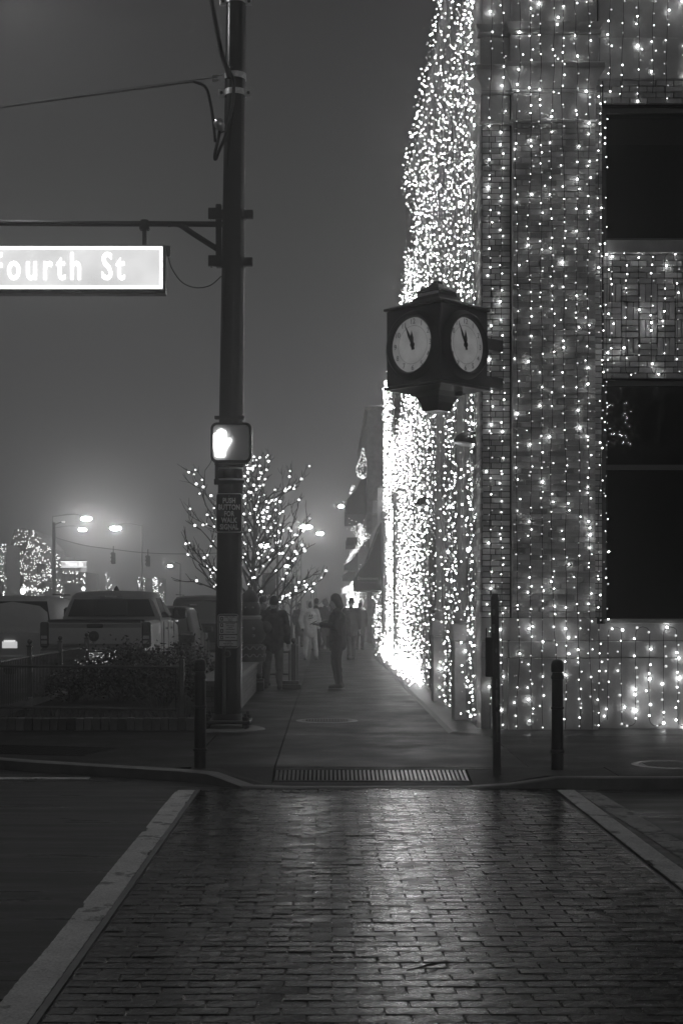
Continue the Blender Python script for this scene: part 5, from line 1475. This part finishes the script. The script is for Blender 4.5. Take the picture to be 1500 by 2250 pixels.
    for s in 'lr':
        a=j[s+'a']; toe=Vector((0,-1,0)) if (s+'t') not in j else (j[s+'t']-a)
        toe.z=0; toe.normalize()
        f=Vector((a.x,a.y,0)); sh=[([f+Vector((0,0,.055*S))-toe*.045*S,f+Vector((0,0,.052*S))+toe*.06*S,f+Vector((0,0,.042*S))+toe*.155*S],[.052*S,.048*S,.036*S]),([f+Vector((0,0,.10*S))-toe*.02*S,f+Vector((0,0,.06*S))],[.048*S,.05*S])]
        o=fused('shoe',sh,mat('shoe_%d'%int(shoe*1000),shoe,.5),t,.012,smooth_it=2)
        so=MB(); pts=[]
        side=Vector((-toe.y,toe.x,0))
        for k in range(20):
            an=2*PI*k/20; c=math.cos(an); q=f+toe*(.05+.14*c)*S+side*(.047-.008*c)*math.sin(an)*S; pts.append((q.x,q.y))
        so.prism(pts,.002,.026*S,'z'); so.build('sole',sole or mat('shoe_sole',.10,.6),o)
    hr=[([hp_(0,.022,.048)],[.103*S,(.84,1.0,1.05)])]
    if hairlong: hr+=[([hp_(.04,.035,.03),hp_(.055,.05,-.09)],[.07*S,.06*S]),([hp_(-.04,.035,.03),hp_(-.055,.05,-.09)],[.07*S,.06*S]),([hp_(0,.06,.02),hp_(0,.07,-.10)],[.075*S,.07*S])]
    if not hood:
        def carve(mb_): pass
        o=fused('hair',hr,hair,t,.012,folds=.008,seed=seed)
    if cap:
        c=MB(); c.lathe([(.104*S,.0),(.103*S,.05*S),(.07*S,.085*S),(.001,.10*S)],hp_(0,.005,.04),18); c.rbox(-.07*S,.07*S,-.19*S,-.09*S,.045*S,.06*S,.008,M=Matrix.Translation(j['hd'])); c.build('cap',hair,t,smooth=40)
    if extra: extra(t,j,S,hp_)
    return t
hd=mat('dark_hair',.015,.6,var=.3,vscale=40); hg=mat('grey_hair',.22,.6,var=.3,vscale=40)
# woman with a phone, seen from her right side, facing left
def phone(t,j,S,hp_):
    w=(j['lw']+j['rw'])/2; m=MB(); m.rbox(-.037,.037,-.008,.008,-.075,.075,.006,M=Matrix.Translation(w+Vector((0.0,-.135,.035)))@Euler((R(-62),0,0)).to_matrix().to_4x4()); m.build('phone',M_trim,t)
    m=MB(); m.rbox(-.085,.085,-.20,.07,-.14,.10,.035,M=Matrix.Translation(Vector((-.18,.0,.90))*S)); m.build('bag',cloth('bag',.05),t,smooth=30)
    m=MB(); m.tube(smooth_pts([Vector((-.2,-.05,.95))*S,Vector((-.12,-.17,1.2))*S,Vector((.12,-.06,1.47))*S],5),.012,6); m.build('bag_strap',M_black,t,smooth=True)
p=at(741,1514,26.2)
person('woman in a dark jacket looking down at the phone in her hands',p.x,26.2,R(-90),1.74,cloth('jacket_dark',.016),cloth('trousers_black',.012),hd,.015,
  dict(le=(.215,-.05,1.16),lw=(.10,-.30,1.20),re=(-.215,-.04,1.16),rw=(-.06,-.31,1.19),lk=(.10,-.05,.50),la=(.10,.02,.09),rk=(-.095,.0,.50),ra=(-.10,.05,.09),hd=(0,-.04,1.615)),
  coat_len=.84,bulk=1.08,hairlong=True,head_tilt=R(14),seed=2,sole=mat('pale_sole',.25,.6),extra=phone)
# man seen from behind by the raised planter
def poster(t,j,S,hp_):
    m=MB(); w=Vector((.40,-.06,.62)); m.rbox(-.055,.055,-.015,.015,-.34,.26,.012,M=Matrix.Translation(w)@Euler((0,R(8),0)).to_matrix().to_4x4()); m.build('folded_poster',mat('poster_paper',.16,.8,var=.15),t)
p=at(601,1514,26.0)
person('man in a dark jacket and pale jeans seen from behind',p.x,26.0,R(180),1.70,cloth('jacket_char',.018),cloth('jeans',.085),hd,.03,
  dict(le=(.27,-.10,1.16),lw=(.36,-.22,1.0),re=(-.25,.02,1.13),rw=(-.265,-.05,.88),lk=(.115,-.02,.5),la=(.14,.02,.09),rk=(-.10,-.02,.5),ra=(-.115,.03,.09)),coat_len=.86,bulk=1.15,seed=3,extra=None,head_turn=R(14))
tag(MB().rbox(-.055,.055,-.015,.015,-.29,.27,.012).build('folded_poster',mat('poster_paper',.15,.8,var=.15),None,loc=tuple(at(571,1452,25.85)),rot=(0,R(7),0)),'long pale folded poster hanging at the left side of the man seen from behind','poster')
p=at(581,1500,27.2)
person('person with dark hair leaning in, face just left of the man seen from behind',p.x-.06,27.25,R(35),1.72,cloth('jacket_b',.025),cloth('trousers_b',.03),hd,.02,dict(hd=(.02,-.05,1.60)),seed=4,bulk=1.05,head_tilt=R(12))
# hooded figure in a pale tracksuit walking towards the camera
M_pale=cloth('pale_fleece',.55)
def logo(t,j,S,hp_):
    m=MB(); yq=-.178
    m.prism([(-.075,1.19),(.02,1.205),(.10,1.255),(.03,1.232),(-.05,1.222)],yq-.012,yq+.02,'y',M=Matrix.Scale(S,4)); m.build('chest_mark',M_trim,t)
    for ch_,dx_ in (('A',-.03),('F',.035)):
        me=text_mesh(ch_,.085,.008,bold=.005); me.transform(Matrix.Translation((dx_,yq-.004,1.285*S))@Matrix.Rotation(R(90),4,'X')); me.materials.append(M_trim); link('chest_letter',me,t)
p=at(681,1450,41.0)
person('person in a pale hooded tracksuit with dark chest print walking this way',p.x,41.0,R(8),1.72,M_pale,M_pale,hd,.22,
  dict(le=(.265,.0,1.13),lw=(.235,-.08,.92),re=(-.275,.0,1.14),rw=(-.24,-.10,.93),lk=(.15,-.04,.5),la=(.19,.0,.09),rk=(-.11,-.03,.5),ra=(-.14,.05,.09)),
  hood=True,bulk=1.2,coat_len=.80,seed=5,skin=mat('skin_dark',.035,.5),extra=logo)
p=at(700,1430,49.5)
person('young man in a dark suit with short dark hair at the back of the group',p.x-.08,49.5,R(-150),1.80,cloth('suit_a',.02),cloth('suit_a',.02),hd,.012,dict(),seed=6,coat_len=.78)
p=at(713,1428,48.5)
person('grey haired man in a dark suit facing right',p.x+.02,48.5,R(75),1.78,cloth('suit_b',.025),cloth('suit_b',.025),hg,.012,dict(re=(-.22,-.10,1.13),rw=(-.10,-.32,1.08),le=(.22,-.1,1.13),lw=(.10,-.32,1.08),lk=(.1,-.08,.5),la=(.1,.16,.09),rk=(-.1,.02,.5),ra=(-.1,-.14,.09)),seed=7,coat_len=.74,bulk=1.05)
p=at(735,1432,48.0)
person('person in a dark coat mostly hidden behind the woman with the phone',p.x-.12,48.0,R(-80),1.64,cloth('coat_c',.03),cloth('coat_c2',.025),hd,.012,dict(re=(-.2,-.12,1.13),rw=(-.1,-.32,1.1),le=(.2,-.12,1.13),lw=(.08,-.3,1.1)),seed=8,coat_len=.70,hairlong=True)
p=at(770,1448,40.5)
person('man in a dark jacket walking away along the shop front',p.x+.02,40.5,R(170),1.76,cloth('jacket_d',.025),cloth('trousers_d',.02),hd,.015,dict(lk=(.06,-.02,.5),la=(.05,.06,.09),rk=(-.06,-.03,.5),ra=(-.05,-.05,.09)),seed=9,bulk=1.1,coat_len=.82)
p=at(787,1420,52)
person('person in a dark coat and cap farthest right of the walkers near the shop lights',p.x+.02,50.5,R(160),1.66,cloth('coat_e',.03),cloth('trousers_e',.025),hd,.015,dict(),seed=10,bulk=1.2,coat_len=.70,cap=True)
p=at(655,1425,52)
person('faint person in the fog left of the pale tracksuit',p.x,54,R(20),1.66,cloth('coat_f',.03),cloth('trousers_f',.03),hd,.015,dict(),seed=11,bulk=1.1,coat_len=.6,fingers=False,voxel=.02)

# ------------------------------------------------------------------ festive figure on the raised planter and the barrier by the man
FG=thing('festive_figure','dark rounded festive figure with pale zigzag trim standing on the raised planter','figure',(at(548,0,25).x,25.1,.551))
Mf=mat('figure_dark',.02,.6,var=.2); Mi=mat('icing',.20,.6)
MB().lathe([(.001,.0),(.27,.0),(.28,.05),(.27,.27),(.24,.30),(.001,.305)],n=28).build('base',Mf,FG,smooth=40)
MB().lathe([(.001,.28),(.18,.29),(.27,.40),(.29,.52),(.27,.64),(.20,.74),(.12,.78),(.001,.79)],n=28).build('belly',Mf,FG,smooth=True)
MB().lathe([(.001,.74),(.12,.75),(.185,.84),(.195,.93),(.16,1.03),(.08,1.08),(.001,1.09)],n=26).build('head',Mf,FG,smooth=True)
MB().lathe([(.001,1.04),(.15,1.05),(.16,1.10),(.12,1.20),(.05,1.26),(.001,1.27)],n=22).build('hat',Mf,FG,smooth=True)
MB().lathe([(.15,.735),(.205,.745),(.215,.785),(.19,.81),(.15,.80)],n=24).build('scarf',Mi,FG,smooth=True)
for z in (.11,.24):
    mb=MB(); mb.tube([(.284*math.cos(2*PI*k/56),.284*math.sin(2*PI*k/56),z+(.022 if k%4<2 else -.022)) for k in range(57)],.009,6,cap=False); mb.build('icing_trim',Mi,FG,smooth=True)
for z in (.46,.58): MB().ball((.08,-.272,z),.028,12,8).build('button',Mi,FG,smooth=True)
for s in (-1,1): MB().ball((s*.29,-.05,.60),.10,14,10,(1,.9,1.1)).build('arm',Mf,FG,smooth=True); MB().ball((s*.065,-.172,.95),.018,8,6).build('eye',Mi,FG,smooth=True)
GB=thing('gift_box','small dark box with pale zigzag trim on the pavement beside the man seen from behind','box',(at(567,0,25.6).x,25.6,0))
MB().rbox(-.11,.11,-.10,.10,.0,.22,.01).build('box',Mf,GB)
mb=MB(); mb.tube([(-.11+.22*k/14,-.106,.17+(.016 if k%2 else -.016)) for k in range(15)],.007,5); mb.build('icing_trim',Mi,GB,smooth=True)
mb=MB(); mb.ball((0,-.02,.27),.075,10,8,(1.1,.8,.7)); mb.build('bow',Mf,GB,smooth=True)
BR=thing('barrier','dark wooden queue barrier with thick post and heavy foot right of the man','barrier',(at(645,0,26.3).x,26.3,0))
Mb_=mat('barrier_paint',.018,.4,var=.2)
MB().rbox(-.30,.14,-.14,.14,.0,.085,.008).build('foot',Mb_,BR); MB().rbox(-.22,.10,-.10,.10,.086,.15,.008).build('foot_step',Mb_,BR)
MB().rbox(-.045,.045,-.045,.045,.151,.80,.006).build('post',Mb_,BR); MB().rbox(.058,.082,-.02,.02,.151,.78,.004).build('side_bar',Mb_,BR); MB().rbox(-.095,-.065,-.02,.02,.151,.72,.004).build('side_bar',Mb_,BR)
MB().lathe([(.05,.80),(.055,.815),(.025,.83),(.02,.845),(.045,.87),(.048,.90),(.03,.93),(.001,.94)],n=14).build('finial',Mb_,BR,smooth=True)
for z in (.25,.66): MB().rbox(-.62,-.096,-.018,.018,z,z+.035,.004).build('rail',Mb_,BR)
for x in (-.2,-.32,-.44,-.56): MB().tube([(x,0,.285),(x,0,.66)],.008,6).build('baluster',Mb_,BR)
mb=MB(); mb.ball((.17,0,.70),.05,10,8,(.7,.6,1.5)); mb.build('ribbon',mat('ribbon',.45,.7),BR,smooth=True)
# ------------------------------------------------------------------ street lamps with hanging shades
LAMP_E=50.0
def shade_lamp(x,y,label,h=3.95,arm=.55,banner=True,e=LAMP_E):
    t=thing('street_lamp',label,'street lamp',(x,y,0))
    px=.95 if False else arm
    m=MB(); m.lathe([(.10,0),(.10,.35),(.07,.42),(.055,.6),(.045,3.2),(.04,h+.35)],(arm,0,0),14); m.build('post',M_iron,t,smooth=30)
    m=MB(); m.tube(smooth_pts([(arm,0,h+.30),(arm*.75,0,h+.55),(arm*.3,0,h+.60),(0,0,h+.42)],5),.028,8); m.build('arm',M_iron,t,smooth=True)
    m=MB(); m.lathe([(.05,h+.42),(.08,h+.33),(.16,h+.24),(.34,h+.10),(.36,h+.07),(.34,h+.07),(.15,h+.19),(.04,h+.24)],n=24); m.build('lamp_shade',M_iron,t,smooth=40)
    m=MB(); m.lathe([(.20,h+.11),(.19,h+.04),(.12,h-.05),(.001,h-.08)],n=20); m.build('globe',glow('lamp_globe',e),t,smooth=True)
    if banner:
        MB().rbox(arm-.62,arm-.08,-.012,.012,2.05,2.9,.004).build('banner',mat('banner',.12,.8),t)
        for z in (2.04,2.91): MB().tube([(arm,0,z),(arm-.65,0,z)],.012,6).build('banner_arm',M_iron,t)
    return t
shade_lamp(at(580,0,58).x,58,'dark shaded street lamp hanging among the branches of the lit bare tree',4.0)
shade_lamp(at(631,0,86).x,86,'street lamp with a banner seen just right of the lit bare tree',4.0)
for i,(px,y) in enumerate(((671.5,142),(679,168),(686,200))):
    shade_lamp(at(px,0,y).x,y,('nearest and leftmost','middle','farthest and rightmost')[i]+' of the three small lamps in a row above the walkers',3.75,banner=False,e=LAMP_E*1.4)
bare_tree('bare_tree','faint bare tree in the fog left of the walkers',at(640,0,62).x,62,4.2,9,rad=1.4,n_lat=16)
bare_tree('bare_tree','bare tree fading into the fog behind the lit tree, near the lamp with a banner',at(610,0,74).x,74,4.6,12,rad=1.5,n_lat=16)
garland('light_garland','specks of light low down the pavement behind the walkers',[(at(597,1345,60).x,60,at(0,1345,60).z),(at(640,1345,60).x,60,at(0,1345,60).z)],5,(.1,.1,.02),.03)
# tall street lights far off
def tall_lamp(px,py,y,label,e=330.0,pole_dx=-1.4,r=.30):
    p=at(px,py,y); t=thing('tall_street_light',label,'street light',(p.x,y,0))
    m=MB(); m.tube([(pole_dx,0,0),(pole_dx,0,p.z*.5),(pole_dx,0,p.z+.25)],[.075,.065,.045],10); m.build('pole',M_iron,t,smooth=True)
    m=MB(); m.tube(smooth_pts([(pole_dx,0,p.z+.2),(pole_dx*.4,0,p.z+.42),(0,0,p.z+.20)],5),.04,6); m.build('arm',M_iron,t,smooth=True)
    m=MB(); m.ball((0,0,p.z+.16),r*1.1,14,8,(1.4,.7,.35)); m.build('lamp_head',M_iron,t,smooth=True)
    m=MB(); m.ball((0,0,p.z),r,14,8,(1.5,.8,.55)); m.build('lens',glow('tall_lamp_%d'%int(e),e),t,smooth=True)
tall_lamp(190,1140,128,'upper of the two close street lights glowing in the fog on the left',pole_dx=-3)
tall_lamp(182,1164,150,'lower of the two close street lights glowing in the fog on the left',pole_dx=-3,r=.27)
tall_lamp(254,1161,118,'single bright street light glowing in the fog above the pickup cab',pole_dx=2.2)
tall_lamp(672,1158,112,'street light glowing behind the twigs on the right of the lit bare tree',e=260.0,pole_dx=-1.8)
tall_lamp(703,1172,150,'small street light in the fog between the lit tree and the shops',e=190.0,pole_dx=-2,r=.25)
tall_lamp(749,1113,95,'small bright light high in the fog by the shop awnings',e=190.0,pole_dx=1.2,r=.13)
tall_lamp(374,1244,140,'tiny street light in the fog at the left tips of the lit tree',e=190.0,pole_dx=1.0,r=.16)
# dark signal pole with its arm, lit name sign, hanging signals
FP=thing('far_signal_pole','tall dark pole in the fog with a short lamp arm at its top','pole',(at(119,0,100).x,100,0))
MB().tube([(0,0,-.1),(0,0,3.5),(0,0,at(0,1148,100).z)],[.17,.15,.11],12).build('shaft',M_iron,FP,smooth=True)
zt=at(0,1150,100).z
MB().tube(smooth_pts([(0,0,zt-.15),(.25,0,zt),(.62,0,zt+.12)],4),.035,6).build('arm',M_iron,FP,smooth=True)
MB().ball((.66,0,zt+.10),.11,10,8,(1.3,.8,.5)).build('lamp',glow('weak_lamp',1.6),FP,smooth=True)
FSG=thing('far_name_sign','small lit street name sign reading Third St far off in the fog','sign',(0,0,0))
a=at(136,1233.5,100);b=at(191,1246.5,100)
MB().rbox(a.x-.03,b.x+.03,100.0,100.12,b.z-.03,a.z+.03,.01).build('sign_box',mat('sign_box',.05,.35),FSG)
F2=MB().box(a.x,b.x,99.985,99.999,b.z,a.z).build('sign_face',glow('far_sign_face',.62,.3),FSG)
M_fs=glow('far_sign_letters',2.6,.6)
text_obj('lettering','Third St',.34,M_fs,F2,((a.x+b.x)/2,99.98,(a.z+b.z)/2),depth=.002,bold=.012,spacing=1.1)
mb=MB(); w=.035
mb.box(a.x,b.x,99.975,99.984,a.z-w,a.z); mb.box(a.x,b.x,99.975,99.984,b.z,b.z+w); mb.build('border',M_fs,F2)
MB().rbox(at(119,0,100).x+.1,b.x,100.02,100.08,a.z+.04,a.z+.09,.01).build('arm',M_iron,FSG)
a2=at(178,1248,100);b2=at(191,1257,100); MB().rbox(a2.x,b2.x,99.99,100.05,b2.z,a2.z,.01).build('lower_panel',glow('panel_lit',.5,.3),FSG)
def hang_signal(px,y0,y1,d,label):
    a=at(px-4.5,y0,d);b=at(px+4.5,y1,d)
    t=thing('traffic_signal',label,'traffic signal',(0,0,0)); w=(b.x-a.x)
    MB().rbox(a.x,b.x,d,d+w*.8,b.z,a.z,.04).build('housing',M_trim,t)
    for k in range(3):
        z=b.z+(a.z-b.z)*(k+.5)/3; m=MB(); m.lathe([(.13,0),(.145,0),(.145,.22),(.13,.22)],((a.x+b.x)/2,d,z),14,M=Matrix.Rotation(R(90),4,'X'),a0=0,a1=PI); m.build('visor',M_trim,t)
    MB().tube([((a.x+b.x)/2,d+.1,a.z),((a.x+b.x)/2,d+.1,a.z+.42)],.03,6).build('hanger',M_trim,t)
hang_signal(249,1214,1239,92,'left of the two dim traffic signals hanging on the far wire')
hang_signal(325,1221,1245,92,'right of the two dim traffic signals hanging on the far wire')
tag(MB().tube(smooth_pts([at(119,1180,100),at(180,1197,96),at(249,1207,92.1),at(325,1215,92.1),at(420,1217,92),at(560,1212,92)],6),.022,5).build('span_wire',M_wire,smooth=True),'thin wire across the far crossing carrying the two dim traffic signals','wire')
# lit houses and trees on the left
def lit_wall(name,label,d,poly,dens,hole=None,r=.022,m=None,depth=6,jit=.03):
    """building with a flat light covered front: poly in photo pixels"""
    P=[(at(x,y,d).x,at(x,y,d).z) for x,y in poly]; xs=[q[0] for q in P]; zs=[q[1] for q in P]
    t=thing(name,label,'building',(0,0,0)); MB().prism(P,d,d+depth,'y').build('wall',mat('far_front',.13,.85,var=.2),t)
    def inside(x,z):
        c=False; n=len(P)
        for i in range(n):
            (x1,z1),(x2,z2)=P[i],P[(i+1)%n]
            if (z1>z)!=(z2>z) and x<(x2-x1)*(z-z1)/(z2-z1)+x1: c=not c
        return c
    cs=[]; hs=[]
    for hbox in (hole or []):
        a=at(hbox[0],hbox[1],d); b=at(hbox[2],hbox[3],d); hs.append((a.x,b.x,b.z,a.z)); 
        f=MB().rbox(a.x,b.x,d-.06,d-.01,b.z,a.z,.01).build('window',M_darkframe,t); MB().box(a.x+.06,b.x-.06,d-.07,d-.062,b.z+.06,a.z-.06).build('pane',M_glass,f)
    area=(max(xs)-min(xs))*(max(zs)-min(zs))
    for k in range(int(area*dens)):
        x,z=rng.uniform(min(xs),max(xs)),rng.uniform(max(.1,min(zs)),max(zs))
        if inside(x,z) and not any(h[0]<x<h[1] and h[2]<z<h[3] for h in hs): cs.append((x,d-.1+rng.gauss(0,jit),z))
    link('lights',bulbs_mesh('lights',cs,[r*rng.choice((.7,1,1.2)) for _ in cs],m or M_far),t)['kind']='stuff'
    return t
M_far=glow('fairy_light_distant',14.0)
HS=lit_wall('gabled_building','tall gabled building covered in fine white lights far left in the fog',116,[(52,1330),(52,1228),(70,1165),(75,1165),(113,1206),(114,1330)],22,[(80,1237,101,1262),(84,1278,118,1330)])
lit_wall('gabled_building','steep roofed side wing with sparser lights left of the bright gable',117,[(16,1330),(18,1225),(32,1163),(53,1160),(66,1172),(54,1228),(51,1330)],13,[(22,1262,52,1330)])
lit_wall('lit_building','narrow lit house front cut by the left edge of the photograph',112,[(-90,1330),(-90,1195),(15,1196),(15,1330)],22,[(-30,1275,8,1330)])
lit_wall('lit_building','narrow strip of lit wall just right of the tall far pole',113,[(120,1335),(121,1217),(136,1220),(138,1335)],26)
lit_wall('lit_building','small building with vertical bars of lights under the Third St sign',108,[(139,1335),(138,1254),(188,1257),(188,1335)],24,[(141,1259,145,1278),(153,1260,157,1278),(163,1261,167,1279),(174,1261,179,1279),(140,1282,187,1334)])
lit_wall('lit_building','faint lit pillar in the fog above the pickup roof, left one',128,[(303,1335),(303,1268),(319,1270),(319,1335)],20)
lit_wall('lit_building','faint lit pillar in the fog above the pickup roof, brighter right one',128,[(337,1335),(336,1268),(349,1269),(349,1335)],34)
def lit_tree(px,py0,py1,w,d,label,n,seed):
    t,segs=bare_tree('bare_tree',label,at(px,0,d).x,d,CAM_Z-(py0-VY)*d/FPX,seed,rad=w,n_lat=12,levels=2)
    cs=[]
    for pts,lev in segs:
        for a,b in zip(pts[:-1],pts[1:]): cs.append(Vector((at(px,0,d).x,d,0))+a.lerp(b,rng.random()))
    rng.shuffle(cs); cs=cs[:n]
    bulbs_thing('tree_lights','white lights on the '+label,cs,[.017]*len(cs),M_far)
lit_tree(237,1256,1320,1.2,120,'small bare tree in the fog beside the pickup antenna',130,31)
lit_tree(90,1238,1320,1.2,105,'bare tree before the bright gable',90,32)
lit_tree(356,1275,1330,.9,122,'tiny bare tree right of the two lit pillars',60,33)
garland('light_garland','swag of lights hung low before the gabled building',[at(52,1290,104),at(62,1296,104),at(75,1294,104),at(90,1298,104),at(108,1292,104)],60,(.1,.1,.07),.016,M_far)
def globe(px,py,d,label,e,r):
    t=thing('globe_lamp',label,'lamp',tuple(at(px,py,d))); z=at(px,py,d).z
    MB().ball((0,0,0),r,12,8,(1,1,1.25)).build('globe',glow('globe_%d'%int(e*10),e),t,smooth=True); MB().tube([(0,0,-z),(0,0,-r)],.05,6).build('post',M_iron,t,smooth=True)
globe(184,1294,104,'small round lamp glowing left of the pickup roof',9.0,.12)
globe(51,1299,103,'lamp glowing just above the minivan roof',4.0,.20)

# lights on a roof edge across the crossing behind the photographer: mirrored in the dark lower window
XB=thing('lit_building','flat roofed building edged with lights, seen only mirrored in the lower dark window','building',(0,0,0))
MB().box(5,20,-36,-26.02,0,10.6).build('wall',mat('far_front',.13,.85,var=.2),XB)
_c=[(10.0+2.9*rng.random()**.8,-25.95,8.3+1.9*rng.random()) for k in range(80)]
link('lights',bulbs_mesh('lights',_c,[.035*rng.choice((.5,.8,1)) for _ in _c],glow('mirrored_light',260.0)),XB)['kind']='stuff'
# chair behind the window: frame, seat, legs
MB().rbox(-.20,.20,-.20,.20,.43,.47,.01).build('seat',mat('chair_frame',.5,.5),ch)
_cf('backrest_frame',(-.19,.19,.45),(-.20,.22,.85),(-.17,.24,1.06),(0,.245,1.09),(.17,.24,1.06),(.20,.22,.85),(.19,.19,.45),r=.018)
for sx_ in (-.17,.17):
    for sy_ in (-.17,.17): MB().tube([(sx_,sy_,.43),(sx_*1.08,sy_*1.08,.0)],.016,6).build('leg',mat('chair_frame',.5,.5),ch,smooth=True)
